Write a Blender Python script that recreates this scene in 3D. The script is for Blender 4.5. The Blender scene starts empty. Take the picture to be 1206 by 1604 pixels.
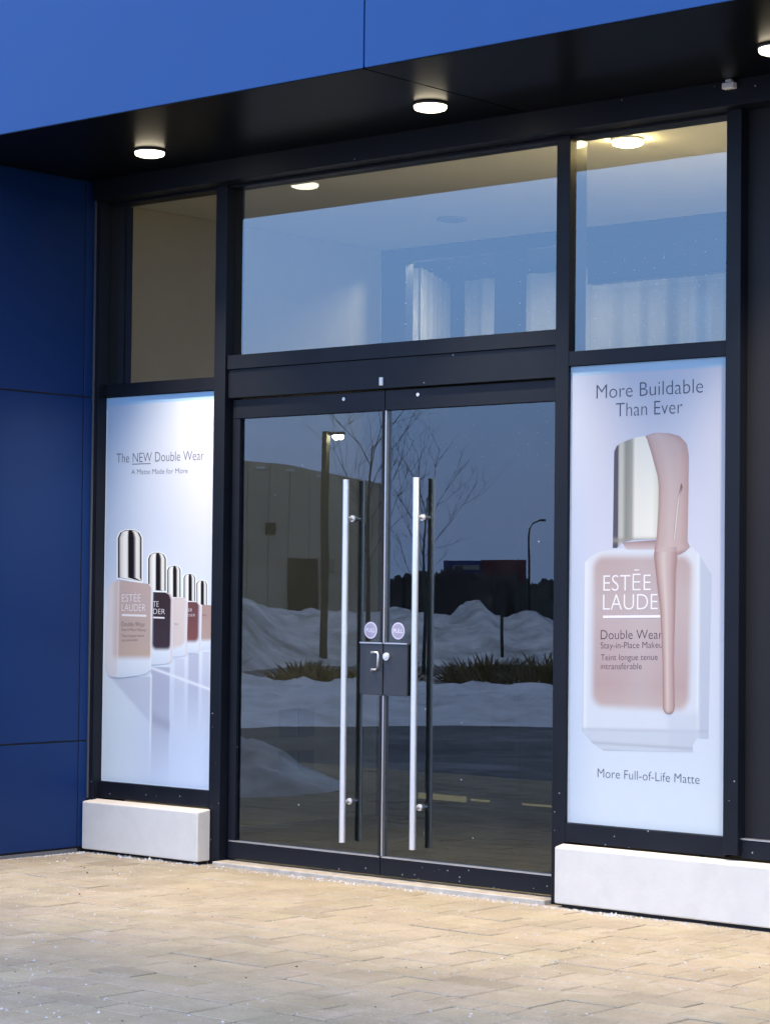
import bpy, bmesh, math, random
import numpy as np
from mathutils import Vector, Matrix, noise

S = bpy.context.scene
COL = S.collection
random.seed(7)
RNG = np.random.default_rng(11)
R = math.radians

# ------------------------------------------------------------------ camera
cam_data = bpy.data.cameras.new('camera')
cam = bpy.data.objects.new('camera', cam_data)
COL.objects.link(cam)
S.camera = cam
YAW, PITCH, ROLL = R(-40.6204), R(1.9584), R(0.6072)
F = Vector((math.sin(YAW) * math.cos(PITCH), math.cos(YAW) * math.cos(PITCH), math.sin(PITCH)))
RT = Vector((math.cos(YAW), -math.sin(YAW), 0))
UP = RT.cross(F)
R2 = RT * math.cos(ROLL) + UP * math.sin(ROLL)
U2 = UP * math.cos(ROLL) - RT * math.sin(ROLL)
mw = Matrix((( R2.x, U2.x, -F.x, 7.6185), (R2.y, U2.y, -F.y, -8.8699), (R2.z, U2.z, -F.z, 1.423), (0, 0, 0, 1)))
cam.matrix_world = mw
cam_data.sensor_fit = 'HORIZONTAL'
cam_data.sensor_width = 36
cam_data.lens = 36 * 3655.24 / 1206
cam_data.clip_start = 0.1
cam_data.clip_end = 3000

# ------------------------------------------------------------------ sky (dusk, sun down behind the shop)
W = bpy.data.worlds.new('World')
S.world = W
W.use_nodes = True
nt = W.node_tree
bg = nt.nodes['Background']
sky = nt.nodes.new('ShaderNodeTexSky')
sky.sky_type = 'NISHITA'
sky.sun_disc = False
sky.sun_elevation = R(1.0)
sky.sun_rotation = R(0)
tc = nt.nodes.new('ShaderNodeTexCoord')
sep = nt.nodes.new('ShaderNodeSeparateXYZ')
nt.links.new(tc.outputs['Generated'], sep.inputs[0])
cr = nt.nodes.new('ShaderNodeValToRGB')
nt.links.new(sep.outputs['Z'], cr.inputs[0])
els = cr.color_ramp.elements
els[0].position = 0.0; els[0].color = (0.62, 0.86, 1.45, 1)
els[1].position = 1.0; els[1].color = (1.24, 1.20, 1.50, 1)
for p, c in ((0.04, (0.62, 0.88, 1.55, 1)), (0.13, (0.56, 1.02, 1.95, 1)), (0.3, (0.76, 1.15, 2.02, 1))):
    e = els.new(p); e.color = c
mx = nt.nodes.new('ShaderNodeMix'); mx.data_type = 'RGBA'
mx.inputs[0].default_value = 0.93
nt.links.new(sky.outputs[0], mx.inputs[6])
nt.links.new(cr.outputs[0], mx.inputs[7])
nt.links.new(mx.outputs[2], bg.inputs[0])
bg.inputs[1].default_value = 0.12

S.view_settings.view_transform = 'Standard'
S.view_settings.look = 'None'
S.view_settings.gamma = 1
S.view_settings.exposure = 3.6
S.cycles.max_bounces = 10
S.cycles.transparent_max_bounces = 16
S.cycles.caustics_reflective = False
S.cycles.caustics_refractive = False
S.cycles.sample_clamp_indirect = 2.0

# ------------------------------------------------------------------ helpers: materials
def lin(c):
    def f(v):
        v /= 255.0
        return v / 12.92 if v <= 0.04045 else ((v + 0.055) / 1.055) ** 2.4
    return (f(c[0]), f(c[1]), f(c[2]))

def mat(name, color, rough=0.5, metal=0.0, var=0.0, vscale=6.0, bump=0.0, bscale=60.0, spec=0.5, coat=0.0, rvar=0.0, stretch=None):
    m = bpy.data.materials.new(name)
    m.use_nodes = True
    t = m.node_tree
    b = t.nodes['Principled BSDF']
    b.inputs['Base Color'].default_value = (*color, 1)
    b.inputs['Roughness'].default_value = rough
    b.inputs['Metallic'].default_value = metal
    b.inputs['Specular IOR Level'].default_value = spec
    b.inputs['Coat Weight'].default_value = coat
    b.inputs['Coat Roughness'].default_value = 0.08
    co = t.nodes.new('ShaderNodeTexCoord')
    src = co.outputs['Object']
    if stretch:
        mp = t.nodes.new('ShaderNodeMapping')
        mp.inputs['Scale'].default_value = stretch
        t.links.new(src, mp.inputs[0]); src = mp.outputs[0]
    if var or rvar:
        n = t.nodes.new('ShaderNodeTexNoise')
        n.inputs['Scale'].default_value = vscale
        n.inputs['Detail'].default_value = 6
        n.inputs['Roughness'].default_value = 0.65
        t.links.new(src, n.inputs['Vector'])
        if var:
            r = t.nodes.new('ShaderNodeMapRange')
            r.inputs[1].default_value = 0.3; r.inputs[2].default_value = 0.7
            r.inputs[3].default_value = 1 - var; r.inputs[4].default_value = 1 + var
            t.links.new(n.outputs[0], r.inputs[0])
            vm = t.nodes.new('ShaderNodeVectorMath'); vm.operation = 'SCALE'
            vm.inputs[0].default_value = color
            t.links.new(r.outputs[0], vm.inputs['Scale'])
            t.links.new(vm.outputs[0], b.inputs['Base Color'])
        if rvar:
            r = t.nodes.new('ShaderNodeMapRange')
            r.inputs[1].default_value = 0.3; r.inputs[2].default_value = 0.7
            r.inputs[3].default_value = rough - rvar; r.inputs[4].default_value = rough + rvar
            t.links.new(n.outputs[0], r.inputs[0])
            t.links.new(r.outputs[0], b.inputs['Roughness'])
    if bump:
        n2 = t.nodes.new('ShaderNodeTexNoise')
        n2.inputs['Scale'].default_value = bscale
        n2.inputs['Detail'].default_value = 5
        t.links.new(src, n2.inputs['Vector'])
        bp = t.nodes.new('ShaderNodeBump')
        bp.inputs['Strength'].default_value = bump
        bp.inputs['Distance'].default_value = 0.01
        t.links.new(n2.outputs[0], bp.inputs['Height'])
        t.links.new(bp.outputs[0], b.inputs['Normal'])
    return m

def dirty_frame(name, color, rough=0.4):
    """painted aluminium with salt spray: sparse pale specks, denser low down"""
    m = mat(name, color, rough, var=0.12, vscale=5, rvar=0.08, spec=0.20)
    t = m.node_tree
    b = t.nodes['Principled BSDF']
    co = t.nodes.new('ShaderNodeTexCoord')
    v = t.nodes.new('ShaderNodeTexVoronoi'); v.inputs['Scale'].default_value = 38
    t.links.new(co.outputs['Object'], v.inputs['Vector'])
    sp = t.nodes.new('ShaderNodeSeparateXYZ'); t.links.new(co.outputs['Object'], sp.inputs[0])
    hr = t.nodes.new('ShaderNodeMapRange')
    hr.inputs[1].default_value = 0.0; hr.inputs[2].default_value = 1.0; hr.inputs[3].default_value = 0.22; hr.inputs[4].default_value = 0.012
    t.links.new(sp.outputs['Z'], hr.inputs[0])
    sc = t.nodes.new('ShaderNodeSeparateColor'); t.links.new(v.outputs['Color'], sc.inputs[0])
    lt = t.nodes.new('ShaderNodeMath'); lt.operation = 'LESS_THAN'
    t.links.new(sc.outputs[0], lt.inputs[0]); t.links.new(hr.outputs[0], lt.inputs[1])
    ds = t.nodes.new('ShaderNodeMath'); ds.operation = 'LESS_THAN'; ds.inputs[1].default_value = 0.16
    t.links.new(v.outputs['Distance'], ds.inputs[0])
    mu = t.nodes.new('ShaderNodeMath'); mu.operation = 'MULTIPLY'
    t.links.new(lt.outputs[0], mu.inputs[0]); t.links.new(ds.outputs[0], mu.inputs[1])
    mm = t.nodes.new('ShaderNodeMath'); mm.operation = 'MULTIPLY'; mm.inputs[1].default_value = 0.55
    t.links.new(mu.outputs[0], mm.inputs[0])
    old = b.inputs['Base Color'].links[0].from_socket
    mc = t.nodes.new('ShaderNodeMix'); mc.data_type = 'RGBA'
    t.links.new(mm.outputs[0], mc.inputs[0]); t.links.new(old, mc.inputs[6]); mc.inputs[7].default_value = (0.5, 0.5, 0.5, 1)
    t.links.new(mc.outputs[2], b.inputs['Base Color'])
    return m

def glass(name, refl, tint, rcol, specks=0.0):
    m = bpy.data.materials.new(name); m.use_nodes = True
    t = m.node_tree; t.nodes.clear()
    out = t.nodes.new('ShaderNodeOutputMaterial')
    g = t.nodes.new('ShaderNodeBsdfGlossy'); g.inputs['Roughness'].default_value = 0.0; g.inputs['Color'].default_value = (*rcol, 1)
    tr = t.nodes.new('ShaderNodeBsdfTransparent'); tr.inputs['Color'].default_value = (*tint, 1)
    ms = t.nodes.new('ShaderNodeMixShader')
    geo = t.nodes.new('ShaderNodeNewGeometry')
    fr = t.nodes.new('ShaderNodeFresnel'); fr.inputs['IOR'].default_value = 1.5
    ad = t.nodes.new('ShaderNodeMath'); ad.operation = 'ADD'; ad.inputs[1].default_value = refl
    t.links.new(fr.outputs[0], ad.inputs[0])
    inv = t.nodes.new('ShaderNodeMath'); inv.operation = 'SUBTRACT'; inv.inputs[0].default_value = 1
    t.links.new(geo.outputs['Backfacing'], inv.inputs[1])
    mu = t.nodes.new('ShaderNodeMath'); mu.operation = 'MULTIPLY'
    t.links.new(ad.outputs[0], mu.inputs[0]); t.links.new(inv.outputs[0], mu.inputs[1])
    t.links.new(mu.outputs[0], ms.inputs[0]); t.links.new(tr.outputs[0], ms.inputs[1]); t.links.new(g.outputs[0], ms.inputs[2])
    # gentle pane waviness
    co = t.nodes.new('ShaderNodeTexCoord')
    nz = t.nodes.new('ShaderNodeTexNoise'); nz.inputs['Scale'].default_value = 1.6
    t.links.new(co.outputs['Object'], nz.inputs['Vector'])
    bp = t.nodes.new('ShaderNodeBump'); bp.inputs['Strength'].default_value = 0.05; bp.inputs['Distance'].default_value = 0.004
    t.links.new(nz.outputs[0], bp.inputs['Height']); t.links.new(bp.outputs[0], g.inputs['Normal'])
    last = ms.outputs[0]
    if specks:
        df = t.nodes.new('ShaderNodeBsdfDiffuse'); df.inputs['Color'].default_value = (0.75, 0.75, 0.78, 1)
        v = t.nodes.new('ShaderNodeTexVoronoi'); v.inputs['Scale'].default_value = 26
        t.links.new(co.outputs['Object'], v.inputs['Vector'])
        sc = t.nodes.new('ShaderNodeSeparateColor'); t.links.new(v.outputs['Color'], sc.inputs[0])
        sp = t.nodes.new('ShaderNodeSeparateXYZ'); t.links.new(co.outputs['Object'], sp.inputs[0])
        hr = t.nodes.new('ShaderNodeMapRange')
        hr.inputs[1].default_value = 0.1; hr.inputs[2].default_value = 0.9; hr.inputs[3].default_value = specks * 4; hr.inputs[4].default_value = specks
        t.links.new(sp.outputs['Z'], hr.inputs[0])
        lt = t.nodes.new('ShaderNodeMath'); lt.operation = 'LESS_THAN'
        t.links.new(sc.outputs[0], lt.inputs[0]); t.links.new(hr.outputs[0], lt.inputs[1])
        ds = t.nodes.new('ShaderNodeMath'); ds.operation = 'LESS_THAN'; ds.inputs[1].default_value = 0.11
        t.links.new(v.outputs['Distance'], ds.inputs[0])
        m3 = t.nodes.new('ShaderNodeMath'); m3.operation = 'MULTIPLY'
        t.links.new(lt.outputs[0], m3.inputs[0]); t.links.new(ds.outputs[0], m3.inputs[1])
        # thin film of dried salt, patchy
        nz2 = t.nodes.new('ShaderNodeTexNoise'); nz2.inputs['Scale'].default_value = 7; nz2.inputs['Detail'].default_value = 8
        t.links.new(co.outputs['Object'], nz2.inputs['Vector'])
        fr2 = t.nodes.new('ShaderNodeMapRange'); fr2.inputs[1].default_value = 0.45; fr2.inputs[2].default_value = 0.8
        fr2.inputs[3].default_value = 0.0; fr2.inputs[4].default_value = 0.006
        t.links.new(nz2.outputs[0], fr2.inputs[0])
        m4 = t.nodes.new('ShaderNodeMath'); m4.operation = 'MULTIPLY_ADD'; m4.inputs[1].default_value = 0.5
        t.links.new(m3.outputs[0], m4.inputs[0]); t.links.new(fr2.outputs[0], m4.inputs[2])
        m5 = t.nodes.new('ShaderNodeMath'); m5.operation = 'MULTIPLY'
        t.links.new(m4.outputs[0], m5.inputs[0]); t.links.new(inv.outputs[0], m5.inputs[1])
        ms2 = t.nodes.new('ShaderNodeMixShader')
        t.links.new(m5.outputs[0], ms2.inputs[0]); t.links.new(last, ms2.inputs[1]); t.links.new(df.outputs[0], ms2.inputs[2])
        last = ms2.outputs[0]
    t.links.new(last, out.inputs[0])
    return m

def emit(name, color, strength):
    m = bpy.data.materials.new(name); m.use_nodes = True
    t = m.node_tree; t.nodes.clear()
    o = t.nodes.new('ShaderNodeOutputMaterial'); e = t.nodes.new('ShaderNodeEmission')
    e.inputs[0].default_value = (*color, 1); e.inputs[1].default_value = strength
    t.links.new(e.outputs[0], o.inputs[0])
    return m

def vcol_mat(name, rough=0.45, spec=0.3):
    m = bpy.data.materials.new(name); m.use_nodes = True
    t = m.node_tree; b = t.nodes['Principled BSDF']
    a = t.nodes.new('ShaderNodeAttribute'); a.attribute_name = 'Col'
    t.links.new(a.outputs['Color'], b.inputs['Base Color'])
    b.inputs['Roughness'].default_value = rough
    b.inputs['Specular IOR Level'].default_value = spec
    return m

# ------------------------------------------------------------------ helpers: objects
def tag(o, label=None, cat=None, group=None, kind=None):
    if label: o['label'] = label
    if cat: o['category'] = cat
    if group: o['group'] = group
    if kind: o['kind'] = kind
    return o

def empty(name, loc=(0, 0, 0)):
    o = bpy.data.objects.new(name, None)
    o.empty_display_size = 0.2
    COL.objects.link(o); o.location = loc
    return o

class MB:
    def __init__(self):
        self.bm = bmesh.new()
    def box(self, x0, x1, y0, y1, z0, z1, mi=0):
        c = [self.bm.verts.new(p) for p in ((x0, y0, z0), (x1, y0, z0), (x1, y1, z0), (x0, y1, z0), (x0, y0, z1), (x1, y0, z1), (x1, y1, z1), (x0, y1, z1))]
        for f in ((0, 3, 2, 1), (4, 5, 6, 7), (0, 1, 5, 4), (1, 2, 6, 5), (2, 3, 7, 6), (3, 0, 4, 7)):
            self.bm.faces.new([c[i] for i in f]).material_index = mi
        return self
    def tube(self, pts, rad, n=16, mi=0, cap=True, smooth=True):
        """swept round bar through pts; rad is a number or one per point"""
        pts = [Vector(p) for p in pts]
        rs = rad if isinstance(rad, (list, tuple)) else [rad] * len(pts)
        rings = []
        for i, p in enumerate(pts):
            d = (pts[min(i + 1, len(pts) - 1)] - pts[max(i - 1, 0)]).normalized()
            a = Vector((0, 0, 1)) if abs(d.z) < 0.9 else Vector((1, 0, 0))
            u = d.cross(a).normalized(); v = d.cross(u)
            rings.append([self.bm.verts.new(p + (u * math.cos(2 * math.pi * k / n) + v * math.sin(2 * math.pi * k / n)) * rs[i]) for k in range(n)])
        for r0, r1 in zip(rings, rings[1:]):
            for k in range(n):
                f = self.bm.faces.new((r0[k], r0[(k + 1) % n], r1[(k + 1) % n], r1[k]))
                f.smooth = smooth; f.material_index = mi
        if cap:
            for r in (rings[0], list(reversed(rings[-1]))):
                try: self.bm.faces.new(r).material_index = mi
                except ValueError: pass
        return self
    def lathe(self, prof, c=(0, 0, 0), n=40, mi=0):
        """profile of (r, z) turned about the vertical axis through c"""
        rings = []
        for r, z in prof:
            rings.append([self.bm.verts.new((c[0] + r * math.cos(2 * math.pi * k / n), c[1] + r * math.sin(2 * math.pi * k / n), c[2] + z)) for k in range(n)])
        for r0, r1 in zip(rings, rings[1:]):
            for k in range(n):
                f = self.bm.faces.new((r0[k], r0[(k + 1) % n], r1[(k + 1) % n], r1[k])); f.smooth = True; f.material_index = mi
        for r in (rings[0], rings[-1]):
            try: self.bm.faces.new(r).material_index = mi
            except ValueError: pass
        return self
    def prism_y(self, pts, y0, y1, mi=0):
        """outline in x, z pushed from y0 to y1"""
        a = [self.bm.verts.new((x, y0, z)) for x, z in pts]; b = [self.bm.verts.new((x, y1, z)) for x, z in pts]
        n = len(pts)
        self.bm.faces.new(a).material_index = mi; self.bm.faces.new(list(reversed(b))).material_index = mi
        for k in range(n):
            self.bm.faces.new((a[k], b[k], b[(k + 1) % n], a[(k + 1) % n])).material_index = mi
        return self
    def build(self, name, m, parent=None, bevel=0.0, seg=2):
        bmesh.ops.recalc_face_normals(self.bm, faces=self.bm.faces)
        me = bpy.data.meshes.new(name)
        self.bm.to_mesh(me); self.bm.free()
        for q in (m if isinstance(m, (list, tuple)) else [m]): me.materials.append(q)
        o = bpy.data.objects.new(name, me)
        COL.objects.link(o)
        if parent is not None: o.parent = parent
        if bevel:
            bv = o.modifiers.new('bevel', 'BEVEL'); bv.width = bevel; bv.segments = seg; bv.limit_method = 'ANGLE'
            bv.harden_normals = True
        return o

def mesh_np(name, verts, faces, m, parent=None, cols=None, smooth=False):
    me = bpy.data.meshes.new(name)
    me.from_pydata([tuple(v) for v in verts], [], [tuple(f) for f in faces])
    me.materials.append(m)
    if cols is not None:
        ca = me.color_attributes.new('Col', 'FLOAT_COLOR', 'POINT')
        buf = np.ones((len(verts), 4), np.float32); buf[:, :3] = cols
        ca.data.foreach_set('color', buf.ravel())
    if smooth:
        me.polygons.foreach_set('use_smooth', [True] * len(me.polygons))
    me.update()
    o = bpy.data.objects.new(name, me); COL.objects.link(o)
    if parent is not None: o.parent = parent
    return o

def glyphs(body):
    cu = bpy.data.curves.new('letters', 'FONT'); cu.body = body; cu.size = 1.0; cu.resolution_u = 4; cu.offset = -0.012
    ob = bpy.data.objects.new('letters', cu); COL.objects.link(ob)
    dg = bpy.context.evaluated_depsgraph_get()
    me = bpy.data.meshes.new_from_object(ob.evaluated_get(dg))
    bpy.data.objects.remove(ob); bpy.data.curves.remove(cu)
    v = np.array([p.co[:2] for p in me.vertices]); f = [list(p.vertices) for p in me.polygons]
    bpy.data.meshes.remove(me)
    return v, f
CAP_V, _ = glyphs('E')
CAP_H = CAP_V[:, 1].max() - CAP_V[:, 1].min()

def text(name, items, y, m, parent):
    """items: (string, x left, x right, z baseline left, z baseline right, cap height); flat ink facing -y"""
    for s, xl, xr, zl, zr, h in items:
        V = []; Fc = []
        v, f = glyphs(s)
        mn, mxx = v[:, 0].min(), v[:, 0].max()
        u = (v[:, 0] - mn) / (mxx - mn)
        off = len(V)
        for k in range(len(v)):
            V.append((xl + u[k] * (xr - xl), y, zl + u[k] * (zr - zl) + v[k, 1] * h / CAP_H))
        for q in f: Fc.append([i + off for i in q])
        o = mesh_np(name, V, Fc, m, parent)
    return o

ART = {
    'R_panel': [[1.139,2.493],[2.014,2.497],[1.139,0.358],[1.996,0.358]],
    'R_band': [[1.143,2.444],[2.015,2.445]],
    'R_silver': [[1.393,2.084],[1.407,2.108],[1.432,2.124],[1.502,2.143],[1.566,2.151],[1.575,2.136],[1.601,2.07],[1.635,1.963],[1.644,1.914],[1.642,1.833],[1.631,1.677],[1.506,1.675],[1.441,1.662],[1.412,1.637],[1.389,1.637]],
    'R_drip': [[1.566,2.149],[1.619,2.163],[1.697,2.158],[1.755,2.142],[1.791,2.108],[1.803,2.055],[1.802,1.91],[1.8,1.79],[1.794,1.673],[1.823,1.633],[1.854,1.597],[1.749,1.637],[1.749,1.605],[1.749,1.608],[1.736,1.527],[1.734,1.35],[1.729,1.125],[1.733,0.924],[1.726,0.896],[1.704,0.88],[1.681,0.894],[1.675,0.922],[1.669,1.123],[1.655,1.349],[1.641,1.462],[1.624,1.584],[1.616,1.624],[1.623,1.654],[1.634,1.683],[1.641,1.833],[1.644,1.914],[1.635,1.963],[1.601,2.07],[1.575,2.136]],
    'R_slit': [[1.764,1.931],[1.772,1.911],[1.766,1.891],[1.757,1.871],[1.748,1.807],[1.742,1.734],[1.731,1.67],[1.724,1.674],[1.731,1.75],[1.738,1.815],[1.749,1.871]],
    'R_body': [[1.226,1.568],[1.251,1.593],[1.306,1.619],[1.446,1.64],[1.816,1.644],[1.854,1.614],[1.928,1.516],[1.916,0.781],[1.864,0.798],[1.833,0.745],[1.834,0.716],[1.345,0.699],[1.284,0.729],[1.223,0.784]],
    'R_liq': [[1.271,1.601],[1.835,1.6],[1.278,0.894],[1.802,0.915]],
    'R_frontright': [[1.854,1.614],[1.864,0.798]],
    'R_base': [[1.223,0.792],[1.717,0.823],[1.859,0.798]],
    'R_neck': [[1.441,1.662],[1.628,1.672],[1.623,1.63],[1.466,1.63]],
    't1': [[1.29,2.334],[1.877,2.335],[1.289,2.397],[1.877,2.396]],
    't2': [[1.401,2.245],[1.768,2.246],[1.401,2.307]],
    't3': [[1.313,0.573],[1.87,0.576],[1.313,0.613]],
    'e1': [[1.338,1.437],[1.601,1.442],[1.338,1.508]],
    'e2': [[1.337,1.349],[1.64,1.355],[1.336,1.419]],
    'el': [[1.337,1.323],[1.655,1.33],[1.337,1.311]],
    'e3': [[1.325,1.213],[1.668,1.222],[1.325,1.254]],
    'e4': [[1.325,1.17],[1.666,1.181],[1.325,1.198]],
    'e5': [[1.326,1.115],[1.642,1.126],[1.326,1.142]],
    'e6': [[1.326,1.074],[1.555,1.081],[1.326,1.101]],
    'L_panel': [[-2.083,2.492],[-1.218,2.489],[-2.064,0.358],[-1.211,0.365]],
    'L_band': [[-2.075,2.449],[-1.217,2.445]],
    'c1': [[-1.951,1.486],[-1.956,1.707],[-1.937,1.736],[-1.893,1.751],[-1.828,1.75],[-1.784,1.734],[-1.764,1.706],[-1.759,1.465]],
    'c2': [[-1.707,1.417],[-1.71,1.591],[-1.697,1.612],[-1.664,1.624],[-1.619,1.624],[-1.586,1.612],[-1.571,1.591],[-1.568,1.414]],
    'c3': [[-1.556,1.382],[-1.559,1.527],[-1.549,1.543],[-1.524,1.552],[-1.492,1.552],[-1.467,1.543],[-1.456,1.527],[-1.453,1.381]],
    'c4': [[-1.43,1.363],[-1.432,1.487],[-1.423,1.5],[-1.403,1.508],[-1.373,1.508],[-1.353,1.5],[-1.344,1.487],[-1.341,1.36]],
    'c5': [[-1.333,1.343],[-1.335,1.453],[-1.327,1.465],[-1.309,1.472],[-1.281,1.472],[-1.262,1.466],[-1.254,1.454],[-1.252,1.34]],
    'b1': [[-2.045,1.19],[-2.024,1.434],[-2.0,1.459],[-1.951,1.472],[-1.698,1.452],[-1.675,1.432],[-1.675,0.986],[-1.716,0.958],[-1.925,0.928],[-2.008,0.935],[-2.043,0.985]],
    'b1liq': [[-1.985,1.433],[-1.684,1.435],[-1.977,1.032],[-1.676,1.04]],
    'b1side': [[-1.94,1.348]],
    'b2': [[-1.668,1.408],[-1.559,1.406],[-1.525,1.395],[-1.507,1.367],[-1.509,1.04],[-1.538,1.02],[-1.675,1.007]],
    'b3': [[-1.507,1.379],[-1.423,1.378],[-1.399,1.358],[-1.399,1.076],[-1.417,1.063],[-1.506,1.055]],
    'b4': [[-1.396,1.357],[-1.323,1.356],[-1.296,1.336],[-1.298,1.097],[-1.313,1.085],[-1.399,1.079]],
    'b5': [[-1.289,1.342],[-1.223,1.341],[-1.211,1.332],[-1.221,1.104],[-1.292,1.099]],
    'b2liq': [[-1.676,1.403],[-1.516,1.405],[-1.67,1.088],[-1.51,1.092]],
    'b3liq': [[-1.538,1.376],[-1.41,1.377],[-1.533,1.092],[-1.405,1.12]],
    'b4liq': [[-1.436,1.353],[-1.305,1.355],[-1.432,1.137],[-1.301,1.138]],
    'b5liq': [[-1.315,1.337],[-1.196,1.339],[-1.312,1.144],[-1.193,1.151]],
    'lt1': [[-1.976,2.125],[-1.29,2.122],[-1.977,2.176]],
    'lt2': [[-1.855,2.058],[-1.412,2.054],[-1.856,2.085]],
    'lun': [[-1.851,2.117],[-1.702,2.116]],
    'le1': [[-1.915,1.352],[-1.765,1.354],[-1.916,1.392]],
    'le2': [[-1.915,1.301],[-1.725,1.302],[-1.915,1.338]],
    'lel': [[-1.914,1.284],[-1.717,1.283],[-1.914,1.272]],
    'le3': [[-1.915,1.216],[-1.726,1.217],[-1.916,1.241]],
    'le4': [[-1.915,1.191],[-1.72,1.192],[-1.915,1.206]],
    'le5': [[-1.914,1.155],[-1.734,1.161],[-1.915,1.171]],
    'le6': [[-1.914,1.132],[-1.782,1.137],[-1.914,1.145]],
    'm1': [[-1.665,1.327],[-1.622,1.327],[-1.665,1.357]],
    'm2': [[-1.664,1.288],[-1.571,1.287],[-1.665,1.316]],
    'ml': [[-1.664,1.273],[-1.575,1.272],[-1.664,1.264]],
    'n1': [[-1.499,1.231],[-1.465,1.232],[-1.499,1.24]],
    'n4': [[-1.392,1.304],[-1.361,1.305],[-1.393,1.32]],
    'n4b': [[-1.392,1.278],[-1.338,1.279],[-1.392,1.291]],
    'n5': [[-1.284,1.282],[-1.251,1.282],[-1.284,1.293]],
    'floor_line': [[-1.675,0.993],[-1.214,0.889]],
    'refl': [[-2.007,0.933],[-1.675,0.986],[-1.531,0.674],[-1.838,0.819],[-1.217,1.02],[-1.211,0.703]],
    'wline': [[-1.674,0.945],[-1.671,0.382]],
    'speck': [[-1.974,0.547]],
}

# ------------------------------------------------------------------ materials
M = {}
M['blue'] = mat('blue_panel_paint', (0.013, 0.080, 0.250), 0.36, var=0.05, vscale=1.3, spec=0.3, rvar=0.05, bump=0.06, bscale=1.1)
M['shaded_blue'] = mat('shaded_blue_panel_paint', (0.004, 0.026, 0.112), 0.38, var=0.06, vscale=1.3, spec=0.25, rvar=0.05, bump=0.06, bscale=1.1)  # canopy blue darkened to carry the side wall's shade
M['black'] = dirty_frame('black_frame_paint', (0.008, 0.010, 0.015), 0.42)
M['soffit'] = mat('black_soffit_panel', (0.003, 0.0034, 0.0045), 0.33, var=0.15, vscale=2, spec=0.07)
M['dark_panel'] = mat('charcoal_panel', (0.013, 0.0125, 0.014), 0.6, var=0.1, vscale=2, spec=0.3)
M['joint'] = mat('joint_rubber', (0.006, 0.006, 0.008), 0.8)
M['trim'] = mat('grey_metal_trim', (0.20, 0.21, 0.23), 0.45, metal=0.6)
M['steel'] = mat('brushed_steel', (0.88, 0.87, 0.85), 0.33, metal=0.72, rvar=0.06, vscale=30, stretch=(1, 1, 0.05))
M['bright'] = mat('bright_edge_metal', (0.62, 0.60, 0.58), 0.35, metal=0.9)
M['plate'] = mat('dark_guard_plate', (0.030, 0.036, 0.045), 0.42, var=0.1)
M['granite'] = mat('cast_stone', (0.74, 0.70, 0.61), 0.75, var=0.04, vscale=9, bump=0.06, bscale=90)
M['sill'] = mat('threshold_metal', (0.50, 0.46, 0.38), 0.5, var=0.25, vscale=14, bump=0.2)
M['plaster'] = mat('vestibule_plaster', (0.44, 0.41, 0.33), 0.9, var=0.03, spec=0.1)
M['ceiling'] = mat('vestibule_ceiling_paint', (0.82, 0.79, 0.70), 0.9, var=0.02, spec=0.1)
M['dark_wall'] = mat('dark_interior', (0.03, 0.03, 0.033), 0.8, var=0.1)
M['floor_in'] = mat('vestibule_tile', (0.10, 0.095, 0.08), 0.5, var=0.2)
M['mat'] = mat('entrance_mat', (0.007, 0.007, 0.007), 0.95, var=0.2, vscale=60)
M['curtain'] = mat('white_cloth', (0.70, 0.68, 0.64), 0.9, var=0.03)
M['white'] = mat('white_plastic', (0.75, 0.75, 0.73), 0.4)
M['snow'] = mat('snow', (0.74, 0.75, 0.77), 0.9, var=0.22, vscale=1.4, bump=0.8, bscale=5)
M['dirty_snow'] = mat('dirty_snow', (0.58, 0.585, 0.59), 0.9, var=0.42, vscale=1.3, bump=1.0, bscale=3)
M['asphalt'] = mat('asphalt', (0.10, 0.10, 0.10), 0.8, var=0.5, vscale=0.9, bump=0.3, bscale=30)
M['concrete'] = mat('precast_concrete', (0.46, 0.41, 0.31), 0.85, var=0.2, vscale=0.25)
M['concrete_light'] = mat('pale_concrete', (0.26, 0.24, 0.20), 0.85, var=0.1, vscale=0.4)
M['door_dark'] = mat('dark_door', (0.012, 0.014, 0.018), 0.5)
M['pole'] = mat('pole_paint', (0.045, 0.042, 0.03), 0.6)
M['bark'] = mat('bark', (0.09, 0.085, 0.08), 0.95)
M['shrub'] = mat('dry_shrub', (0.19, 0.145, 0.065), 0.95, var=0.5, vscale=2)
M['woods'] = mat('winter_woods', (0.085, 0.085, 0.08), 0.95, var=0.5, vscale=0.3)
M['carpaint'] = mat('teal_car_paint', (0.01, 0.05, 0.06), 0.25, coat=0.6)
M['carglass'] = mat('car_glass', (0.01, 0.012, 0.015), 0.08)
M['tyre'] = mat('tyre', (0.015, 0.015, 0.015), 0.9)
M['signblue'] = mat('blue_cladding', (0.02, 0.035, 0.14), 0.5)
M['signred'] = mat('red_cladding', (0.10, 0.022, 0.025), 0.6)
M['glass'] = glass('window_glass', 0.12, (0.84, 0.85, 0.83), (0.80, 0.92, 0.98), specks=0.010)
M['glass_door'] = glass('door_glass', 0.068, (0.48, 0.51, 0.52), (0.80, 0.93, 1.0), specks=0.014)
M['glass_in'] = glass('inner_glass', 0.0, (0.85, 0.88, 0.86), (0.9, 0.95, 1.0))
M['lens'] = emit('warm_lens', (1.0, 0.86, 0.62), 0.7)
M['lens_in'] = emit('vestibule_lens', (1.0, 0.78, 0.36), 14)
M['fill_globe'] = emit('fill_globe_glow', (1.0, 0.84, 0.56), 11)
M['lens_shop_fill'] = emit('shop_fill_lens', (1.0, 0.86, 0.68), 17)
M['lens_street'] = emit('street_lens', (1.0, 0.85, 0.55), 25)
M['strip'] = emit('warm_floor_glow', (1.0, 0.76, 0.36), 0.055)
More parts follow.
